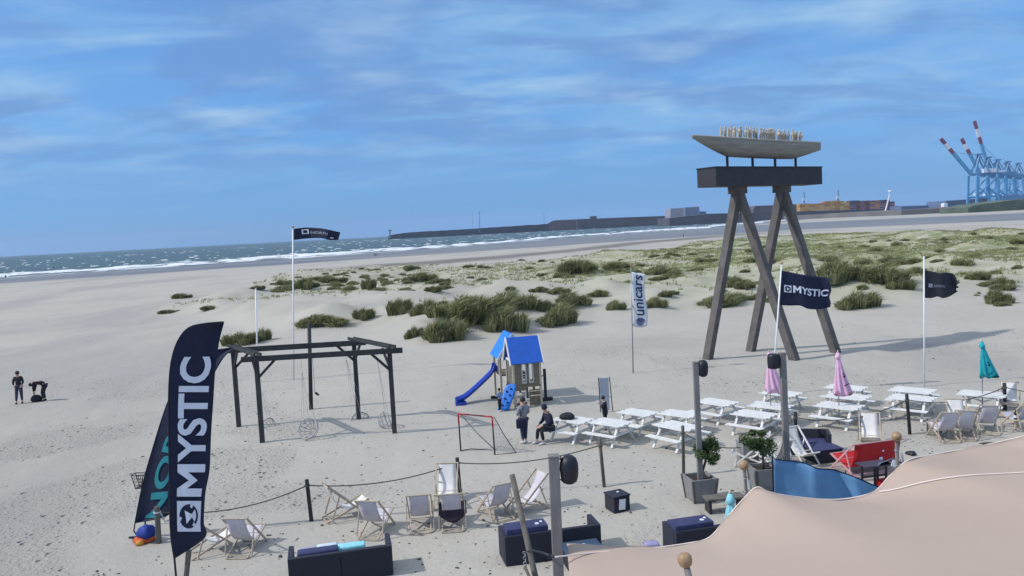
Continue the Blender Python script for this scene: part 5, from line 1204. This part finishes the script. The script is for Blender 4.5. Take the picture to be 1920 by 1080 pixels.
q = Q(1681, 818, 17.2); f = Vector((q.x + .5, 18.2, 0)); ball_pole(q, f, .038, 'ball topped tent pole behind the right peak, near the red deck chair')
q = P(1284, 1049, 3.55); f = Vector((q.x + .55, q.y - 1.0, .0)); ball_pole(q, f, .045, 'ball topped tent pole poking up through the near tent cloth', rb=.10, gear=False)
# slanting outer pole with straps and chain
a = Q(960, 890, 15.2); d = Q(1003, 1078, 14.4) - a; foot = a + d * (a.z / -d.z); root = empty('tent_pole', foot, 0, 'bare slanting dark tent pole with chain, left of the nearest lamp post', 'tent pole')
l = a - foot; MB().tube([(0, 0, 0), l], [.06, .055], 12).build('pole', M_greywood, root, True)
c = Q(986, 1034, 14.6) - foot; mb = MB()
for k in range(7): mb.ring(c + Vector((-.03 + .015 * (k % 2), -.06, -.05 * k)), .028, .008, (1, .2, 0) if k % 2 else (0, 1, .2), 12, 5)
mb.build('chain', M_galv, root, True)
tc = Vector(EP[0]) - foot; MB().tube([c + Vector((.03, -.05, .02)), c.lerp(tc, .25) + Vector((0, 0, .05)), c.lerp(tc, .6) + Vector((0, 0, .04)), tc], [.012, .018, .022, .02], 6).build('strap', M_steel, root, True)
MB().ring(c.lerp(tc, .85) + Vector((0, -.02, .01)), .04, .014, (0, 1, 0), 14, 6).build('shackle', M_steel, root, True)
a = Q(988, 1066, 14.2); MB()
sp = Q(984, 1062, 14.35); d = Q(1000, 1100, 14.1) - sp; f = sp + d * (sp.z / -d.z); ob = MB().tube([sp - f, (0, 0, 0)], .03, 8).build('guy_rope', M_rope, None, True); ob.location = f; tag(ob, 'short dark guy line below the chain of the slanting pole', 'rope')
# dark table frame and grey cloth by the right peak
root = empty('side_table', P(1638, 925), R(12), 'black metal table frame behind the blue windbreak', 'table')
for x in (-.36, 0.05, .14, .42): MB().box((x, 0, .42), (.05, .05, .84)).build('leg', M_black, root)
MB().box((.03, 0, .86), (.88, .5, .04)).build('top', mat('plum_dark_top', (.05, .03, .05), .5), root, bevel=.008); MB().box((.03, -.02, .52), (.8, .04, .05)).build('rail', M_black, root)
b = P(1668, 905) 
def fold(u, v): return (-.42 + .84 * u + .10 * v, -.2 + .45 * v, .78 + .28 * math.sin(u * 2.6 + .3) * (1 - .3 * v) - .10 * v + .02 * math.sin(u * 15))
ob = MB().sheet(fold, 16, 10, .02).build('cloth_cover', mat('slate_blue_cloth', (.10, .14, .22), .8, .15, 5), None, True); ob.location = P(1668, 925); tag(ob, 'slate blue cloth cover draped near the right tent pole', 'cloth cover')
ob = MB().box((0, 0, 1.10), (.14, .02, .18), Matrix.Rotation(.4, 3, 'Y')).build('paper_card', M_paper); ob.location = P(1670, 927) + Vector((0, -.25, -.12)); tag(ob, 'white card resting on the slate blue cloth cover', 'card')
ob = MB().box((0, 0, .2), (.4, .35, .4)).build('red_crate', M_red, bevel=.02); ob.location = P(1662, 925); ob.rotation_euler.z = .3; tag(ob, 'small red crate below the slate blue cloth cover', 'crate')
def mat_piece(px, py, w, d, h, m, name, label, cat):
    rnd = random.Random(px); k = 12; mb = MB(); vs = []
    for j, (f, z) in enumerate(((1, 0), (1.0, h * .5), (.7, h))):
        for i in range(k): a = 6.283 * i / k; r = f * (1 + .25 * math.sin(3 * a + px) + .1 * math.sin(5 * a)); vs.append((w / 2 * r * math.cos(a), d / 2 * r * math.sin(a), z))
    fs = [(j * k + i, j * k + (i + 1) % k, (j + 1) * k + (i + 1) % k, (j + 1) * k + i) for j in range(2) for i in range(k)] + [tuple(range(k - 1, -1, -1)), tuple(2 * k + i for i in range(k))]
    o = mb.add(vs, fs).build(name, m, None, True); g = P(px, py); o.location = g; tag(o, label, cat)
mat_piece(1709, 852, .30, .30, .10, M_black, 'sun_hat', 'small black hat lying on the sand beside the right tent pole', 'hat')
mat_piece(1860, 833, .62, .55, .03, mat('dark_doormat', (.04, .035, .035), .9), 'ground_mat', 'flat dark mat on the sand below the far right deck chairs', 'mat')
g = P(1901, 806); root = empty('bottle', P(1901, 806) + Vector((0, -.1, 0)), 0, 'dark bottle with a white label by the pale blue deck chair', 'bottle'); MB().lathe([(.045, .40), (.05, .42), (.05, .62), (.02, .70), (.018, .78)], 12).build('glass_body', mat('dark_glass', (.01, .015, .03), .15), root, True); MB().lathe([(.052, .47), (.052, .56)], 12).build('bottle_label', M_paper, root)
MB().box((0, 0, .385), (.30, .30, .03)).box((0, 0, .19), (.06, .06, .37)).build('stool', M_palewood, None); so = bpy.data.objects['stool']; so.location = root.location; tag(so, 'small pale stool holding the dark bottle at the right edge', 'stool')
ob = MB().box((0, 0, .25), (.36, .36, .46)).box((0, 0, .49), (.40, .40, .03)).build('waste_box', M_planter, bevel=.015); ob.location = P(1752, 812); ob.rotation_euler.z = .3; tag(ob, 'small grey box left of the far right deck chairs', 'box')
# basket and bags behind the feather flags
root = empty('wire_basket', P(266, 985), 0, 'black wire basket on a thin stake left of the NORTH feather flag', 'basket'); r0 = Vector(root.location)
bt = [Q(x, y, r0.y) - r0 for x, y in ((250, 889), (272, 889), (268, 913), (258, 914))]; mb = MB()
for dy in (-.13, .13):
    for i in range(4): mb.tube([bt[i] + Vector((0, dy, 0)), bt[(i + 1) % 4] + Vector((0, dy, 0))], .013, 6)
    for k in range(1, 5): mb.tube([bt[0].lerp(bt[1], k / 5) + Vector((0, dy, 0)), bt[3].lerp(bt[2], k / 5) + Vector((0, dy, 0))], .006, 4)
    for k in (1, 2, 3): mb.tube([bt[0].lerp(bt[3], k / 4) + Vector((0, dy, 0)), bt[1].lerp(bt[2], k / 4) + Vector((0, dy, 0))], .006, 4)
for i in range(4): mb.tube([bt[i] + Vector((0, -.13, 0)), bt[i] + Vector((0, .13, 0))], .013, 6)
for k in range(1, 5): mb.tube([bt[3].lerp(bt[2], k / 5) + Vector((0, -.13, 0)), bt[3].lerp(bt[2], k / 5) + Vector((0, .13, 0))], .006, 4)
mb.build('basket', M_steel, root); MB().tube([(.10, 0, 0), bt[2] + Vector((.03, 0, .1))], .025, 8).build('stake', M_darkwood, root)
def lump(name, loc, s, m, label, cat, seed=1, parts=()):
    root = empty(name, loc, 0, label, cat); rnd = random.Random(seed); mb = MB(); pr = [(.02, 0), (.7, 0), (1, .25), (.95, .55), (.7, .85), (.3, 1.0), (.02, 1.02)]
    mb.lathe([(r, z) for r, z in pr], 16, fn=lambda a, t: 1 + .12 * math.sin(3 * a + seed) + .06 * math.sin(7 * a + t * 5)); mb.v = [(x * s[0], y * s[1], z * s[2]) for x, y, z in mb.v]; mb.build('bag_body', m, root, True); return root
b = P(270, 1016); root = lump('kite_bag', b, (.32, .20, .18), M_orange, 'crumpled blue and orange bag at the foot of the first rope post', 'bag')
mb = MB(); mb.lathe([(.02, .0), (.2, .02), (.24, .16), (.16, .30), (.03, .36)], 14, (.08, .02, .12), fn=lambda a, t: 1 + .18 * math.sin(4 * a)); mb.build('blue_flap', M_bagblue, root, True)
MB().lathe([(.02, 0), (.12, .02), (.10, .1), (.02, .13)], 12, (-.02, -.2, 0)).build('yellow_pocket', mat('yellow_fabric', (.60, .25, .03), .7), root, True)
root = lump('dark_bag', Vector((TAB[0].location.x - .18, TAB[0].location.y + .1, .755)), (.30, .26, .24), M_jdark, 'dark bag lying on the leftmost picnic table', 'bag', 4)

# ------------------------------------------------------------ scattered weed and grit on the sand
def debris():
    rs = np.random.RandomState(4); mb = MB(); n = 0
    while n < 1300:
        px = rs.uniform(-40, 1960); py = 560 + 520 * rs.rand() ** .8; p = P(px, py)
        d = fbm(np.array([p.x]), np.array([p.y]), 6, 3, 91)[0]
        if d < .50 or dmask(p.x, p.y) > .6: n += .34; continue
        big = rs.rand() < .10; w = rs.uniform(.022, .055) * (1.7 if big else 1); h = w * rs.uniform(.15, .4); a = rs.uniform(0, 3.14); k = 6; z0 = float(gz(p.x, p.y)); vs = []
        for f, z in ((1, -.01), (.8, h)):
            for i in range(k): t = 6.283 * i / k; r = f * rs.uniform(.7, 1.3); x = w * r * math.cos(t); y = w * .55 * r * math.sin(t); vs.append((p.x + x * math.cos(a) - y * math.sin(a), p.y + x * math.sin(a) + y * math.cos(a), z0 + z))
        mb.add(vs, [(i, (i + 1) % k, k + (i + 1) % k, k + i) for i in range(k)] + [tuple(k + i for i in range(k))], 0 if rs.rand() < .8 else 1); n += 1
    o = mb.build('seaweed_scraps', [mat('dry_seaweed', (.075, .067, .055), .9, .5, 20), mat('pale_shells', (.40, .37, .33), .8, .2, 20)]); tag(o, 'small dark scraps of weed and shell strewn over the sand', 'beach debris', kind='stuff')
debris()
# ------------------------------------------------------------ people
def skin_mesh(verts, edges, radii, root=0, sub=1):
    me = bpy.data.meshes.new('skinned'); me.from_pydata([tuple(v) for v in verts], edges, []); ob = bpy.data.objects.new('skinned', me); C.objects.link(ob)
    ob.modifiers.new('skin', 'SKIN'); sk = me.skin_vertices[0].data
    for i, r in enumerate(radii): sk[i].radius = (r, r) if not isinstance(r, tuple) else r; sk[i].use_root = (i == root)
    s = ob.modifiers.new('sub', 'SUBSURF'); s.levels = sub; s.render_levels = sub
    dg = bpy.context.evaluated_depsgraph_get(); out = bpy.data.meshes.new_from_object(ob.evaluated_get(dg)); bpy.data.objects.remove(ob)
    out.polygons.foreach_set('use_smooth', [True] * len(out.polygons)); return out
def mesh_obj(name, me, m, parent):
    me.materials.clear(); me.materials.append(m); me.name = name; o = bpy.data.objects.new(name, me); C.objects.link(o); o.parent = parent; return o
STAND = dict(pel=(0, 0, .94), spi=(0, .01, 1.12), che=(0, 0, 1.32), nec=(0, 0, 1.48), hd1=(0, .015, 1.57), hd2=(0, .02, 1.68), shL=(-.17, 0, 1.41), shR=(.17, 0, 1.41), elL=(-.22, .0, 1.14), elR=(.22, 0, 1.14), wrL=(-.20, .10, .92), wrR=(.20, .10, .92),
             hiL=(-.09, 0, .90), hiR=(.09, 0, .90), knL=(-.10, .02, .50), knR=(.10, .03, .50), anL=(-.10, -.02, .09), anR=(.11, 0, .09), face=(0, 1, 0))
def person(loc, rz, pose, h, top, trous, label, hood=False, shoe=None, hair=None, coat=0., skirt=False):
    J = dict(STAND); J.update(pose); J = {k: Vector(v) for k, v in J.items()}; root = empty('person', loc, rz, label, 'person'); k = h / 1.75; root.scale = (k, k, k); fc = J['face'].normalized()
    V = []; E = []; Rr = []
    def v(p, r, par=None):
        V.append(Vector(p)); Rr.append(r); i = len(V) - 1
        if par is not None: E.append((par, i))
        return i
    pel = v(J['pel'], .115); spi = v(J['spi'], .105, pel); che = v(J['che'], .13, spi); nec = v(J['nec'], .055, che); h1 = v(J['hd1'], .078, nec); h2 = v(J['hd2'], .082, h1)
    up = (J['hd2'] - J['hd1']).normalized(); top_ = v(J['hd2'] + up * .05, .06, h2); v(J['hd1'] + fc * .082 + up * .05, .014, h1)
    side = fc.cross(up).normalized()
    for s, sh, el, wr in ((-1, 'shL', 'elL', 'wrL'), (1, 'shR', 'elR', 'wrR')):
        a = v(J[sh], .055, che); b = v(J[sh].lerp(J[el], .5), .045, a); c = v(J[el], .038, b); d = v(J[wr], .026, c); dr = (J[wr] - J[el]).normalized(); pm = v(J[wr] + dr * .06, .030, d)
        sd_ = dr.cross(Vector((0, 1, .2))).normalized()
        for q, ln in ((-.024, .062), (-.008, .075), (.008, .07), (.024, .055)):
            f1 = v(J[wr] + dr * .10 + sd_ * q, .010, pm); v(J[wr] + dr * (.10 + ln) + sd_ * q * 1.1 + fc * .012, .008, f1)
        t = v(J[wr] + dr * .05 - sd_ * .038 + fc * .02, .010, pm); v(J[wr] + dr * .09 - sd_ * .048 + fc * .03, .008, t)
    for hi, kn, an in (('hiL', 'knL', 'anL'), ('hiR', 'knR', 'anR')):
        a = v(J[hi], .085, pel); b = v(J[kn], .055, a); c = v(J[kn].lerp(J[an], .35), .052, b); d = v(J[an], .036, c); tf = Vector((fc.x, fc.y, 0)).normalized() if Vector((fc.x, fc.y, 0)).length > .1 else Vector((0, 1, 0)); v(J[an] + tf * .13 + Vector((0, 0, -.045)), .03, d)
    mesh_obj('body', skin_mesh(V, E, Rr), M_skin, root)
    # jacket
    V = []; E = []; Rr = []; pel = v(J['pel'] + (J['pel'] - J['spi']).normalized() * coat, .150 + coat * .1); sp = v(J['spi'], .148, pel); ch = v(J['che'], .178, sp); v(J['nec'] - (J['nec'] - J['che']) * .25, .075, ch)
    for sh, el, wr in (('shL', 'elL', 'wrL'), ('shR', 'elR', 'wrR')): a = v(J[sh], .088, ch); b = v(J[sh].lerp(J[el], .5), .076, a); c = v(J[el], .066, b); v(J[wr].lerp(J[el], .08), .042, c)
    j = mesh_obj('jacket', skin_mesh(V, E, Rr), top, root)
    if hood:
        V = []; E = []; Rr = []; a = v(J['nec'] - fc * .05, .085); b = v(J['nec'] - fc * .09 + Vector((0, 0, -.06)), .07, a); mesh_obj('hood', skin_mesh(V, E, Rr), top, j)
    V = []; E = []; Rr = []; pel = v(J['pel'], .12)
    for hi, kn, an in (('hiL', 'knL', 'anL'), ('hiR', 'knR', 'anR')): a = v(J[hi], .112, pel); b = v(J[kn], .084, a); v(J[an] + (J[kn] - J[an]).normalized() * .05, .056, b)
    mesh_obj('trousers', skin_mesh(V, E, Rr), trous, root)
    tf = Vector((fc.x, fc.y, 0)); tf = tf.normalized() if tf.length > .1 else Vector((0, 1, 0))
    for an in ('anL', 'anR'):
        mb = MB(); a = J[an]; mb.tube([a - tf * .06 + Vector((0, 0, -.04)), a + Vector((0, 0, -.035)), a + tf * .10 + Vector((0, 0, -.05)), a + tf * .18 + Vector((0, 0, -.065))], [.04, .048, .045, .025], 8); mb.build('shoe', shoe or M_shoe, root, True)
    # hair: a cap over the back and crown
    c = J['hd2'] - fc * .018 + up * .005; mb = MB(); rot = Vector((0, 0, 1)).rotation_difference(up).to_matrix()
    mb.lathe([(.096, -.06), (.104, -.01), (.101, .05), (.075, .095), (.02, .118)], 14, c - fc * .004, rot=rot); mb.build('hair', hair or M_hair, root, True)
    # eyes and mouth
    ec = J['hd1'].lerp(J['hd2'], .62) + fc * .080; mb = MB()
    for s in (-1, 1): mb.lathe([(.002, -.006), (.009, 0), (.002, .006)], 6, ec + side * .03 * s)
    mb.bar(J['hd1'] + fc * .078 - side * .02 + up * .005, J['hd1'] + fc * .078 + side * .02 + up * .005, .008, .006); mb.build('face_features', M_hair, root)
    return root
person(P(38, 756), R(200), dict(elL=(-.24, .02, 1.16), wrL=(-.17, .14, 1.0), elR=(.25, .0, 1.17), wrR=(.2, .12, 1.0), hd1=(0, .03, 1.57), hd2=(0, .05, 1.67), anR=(.16, .10, .09), knR=(.12, .08, .5)), 1.76, M_jdark, M_jeans, 'person in a dark jacket and blue jeans standing at the far left', shoe=M_jdark)
bend = dict(pel=(0, -.18, .92), spi=(0, -.02, 1.05), che=(0, .22, 1.12), nec=(0, .40, 1.08), hd1=(0, .48, 1.03), hd2=(0, .56, .97), shL=(-.17, .30, 1.08), shR=(.17, .30, 1.08), elL=(-.16, .36, .80), elR=(.16, .40, .80), wrL=(-.08, .40, .56), wrR=(.10, .42, .54),
            hiL=(-.09, -.18, .88), hiR=(.09, -.18, .88), knL=(-.11, -.06, .49), knR=(.11, -.04, .49), anL=(-.12, -.12, .09), anR=(.12, -.10, .09), face=(0, .75, -.66))
bp = person(P(80, 752), R(95), bend, 1.72, M_jdark, M_trous, 'person in dark clothes bending low over a dark bag at the far left', shoe=M_jdark)
b = P(68, 753); lump('dark_bag', b, (.30, .25, .38), M_jdark, 'dark rucksack on the sand under the bending person', 'bag', 7)
person(P(984, 831), R(35), dict(elL=(-.26, .02, 1.16), wrL=(-.14, .18, 1.08), elR=(.26, .0, 1.16), wrR=(.12, .18, 1.06), knL=(-.08, .02, .5), anL=(-.07, 0, .09), knR=(.08, .02, .5), anR=(.07, .03, .09)), 1.74, M_jgrey, M_jeans, 'person in a grey hooded top standing beside the goal, a dark bag at the hip', hood=True)
g = P(984, 831); root = empty('shoulder_bag', (g.x - .13, g.y - .14, .80), R(8), 'dark shoulder bag carried by the person in the grey top', 'bag'); MB().box((0, -.02, 0), (.32, .14, .36)).build('bag_body', M_jnavy, root, bevel=.04, smooth=True)
MB().tube([(-.10, .0, .15), (0.02, -.07, .40), (.18, -.02, .62)], .014, 6).build('strap', M_jnavy, root)
sit = dict(pel=(0, 0, .53), spi=(0, .04, .72), che=(0, .10, .93), nec=(0, .16, 1.08), hd1=(0, .20, 1.16), hd2=(0, .24, 1.26), shL=(-.18, .12, 1.01), shR=(.18, .12, 1.01), elL=(-.25, .18, .76), elR=(.25, .18, .76), wrL=(-.13, .40, .66), wrR=(.13, .40, .66),
           hiL=(-.09, .02, .52), hiR=(.09, .02, .52), knL=(-.14, .44, .52), knR=(.14, .44, .50), anL=(-.13, .36, .10), anR=(.13, .50, .10), face=(0, 1, -.25))
tb = TAB[0]; ang = tb.rotation_euler.z; bench = Vector((-.42, -.80, 0)); bw = Vector((tb.location.x + bench.x * math.cos(ang) - bench.y * math.sin(ang), tb.location.y + bench.x * math.sin(ang) + bench.y * math.cos(ang), -.02))
person(bw, R(112), sit, 1.92, M_jnavy, M_trous, 'person in a navy hoodie sitting on the bench of the leftmost picnic table', hood=True, shoe=M_shoe, hair=M_jnavy)
person(P(1136, 806), R(75), dict(hd1=(0, .06, 1.55), hd2=(0, .09, 1.66), nec=(0, .03, 1.47), elL=(-.2, .08, 1.16), wrL=(-.1, .24, 1.30), elR=(.2, .08, 1.16), wrR=(.1, .22, 1.28)), 1.36, M_jdark, M_trous, 'child in dark clothes standing between the first two picnic tables', shoe=M_jdark, coat=.15)
person(P(938, 772), R(60), dict(elL=(-.22, .1, 1.2), wrL=(-.1, .3, 1.25)), 1.05, mat('pale_blue_jacket', (.20, .28, .45), .8), M_trous, 'small child in a pale blue jacket under the play tower beside the slide')
w1 = person(P(707, 481, -.8), R(90), dict(anL=(-.1, -.2, .1), anR=(.1, .2, .1)), 1.75, M_jdark, M_trous, 'distant walker by the surf, right of the two below the wind flag', shoe=M_jdark)
def far(px, py, z, label, hh=1.75, r=0, nm='distant'):
    o = copy_tree(w1); o.location = P(px, py, z); o['label'] = label; o.rotation_euler.z = r; return o
far(703.5, 482, -.8, 'distant walker by the surf, left of the two below the wind flag', r=.5)
far(1281.5, 445, -.3, 'lone distant walker on the wet sand left of the sculpture', r=1)
for i, (px, py, l) in enumerate(((15, 502, 'bather in the sea nearest the left picture edge'), (101, 505, 'left bather of the close pair in the surf at the left'), (115, 504, 'right bather of the close pair in the surf at the left'), (210, 502, 'bather in the surf right of the close pair'), (266, 499, 'bather in the surf furthest right'), (11, 523, 'bather at the water edge by the left picture edge'))):
    far(px, py, -1.5, l, r=i * 1.3)

# ------------------------------------------------------------ sea air
def make_haze():
    m = bpy.data.materials.new('sea_air'); m.use_nodes = True; N = m.node_tree.nodes; N.clear(); o = N.new('ShaderNodeOutputMaterial'); v = N.new('ShaderNodeVolumePrincipled')
    v.inputs['Color'].default_value = (.62, .78, 1, 1); v.inputs['Density'].default_value = HAZE; v.inputs['Anisotropy'].default_value = .2; m.node_tree.links.new(v.outputs[0], o.inputs['Volume'])
    ob = MB().box((-500, 4500, 75), (16000, 14000, 220)).build('haze', m, kind='stuff'); tag(ob, 'thin bluish sea air over the whole beach and port', 'haze', kind='stuff')
HAZE = 0.00007
make_haze()
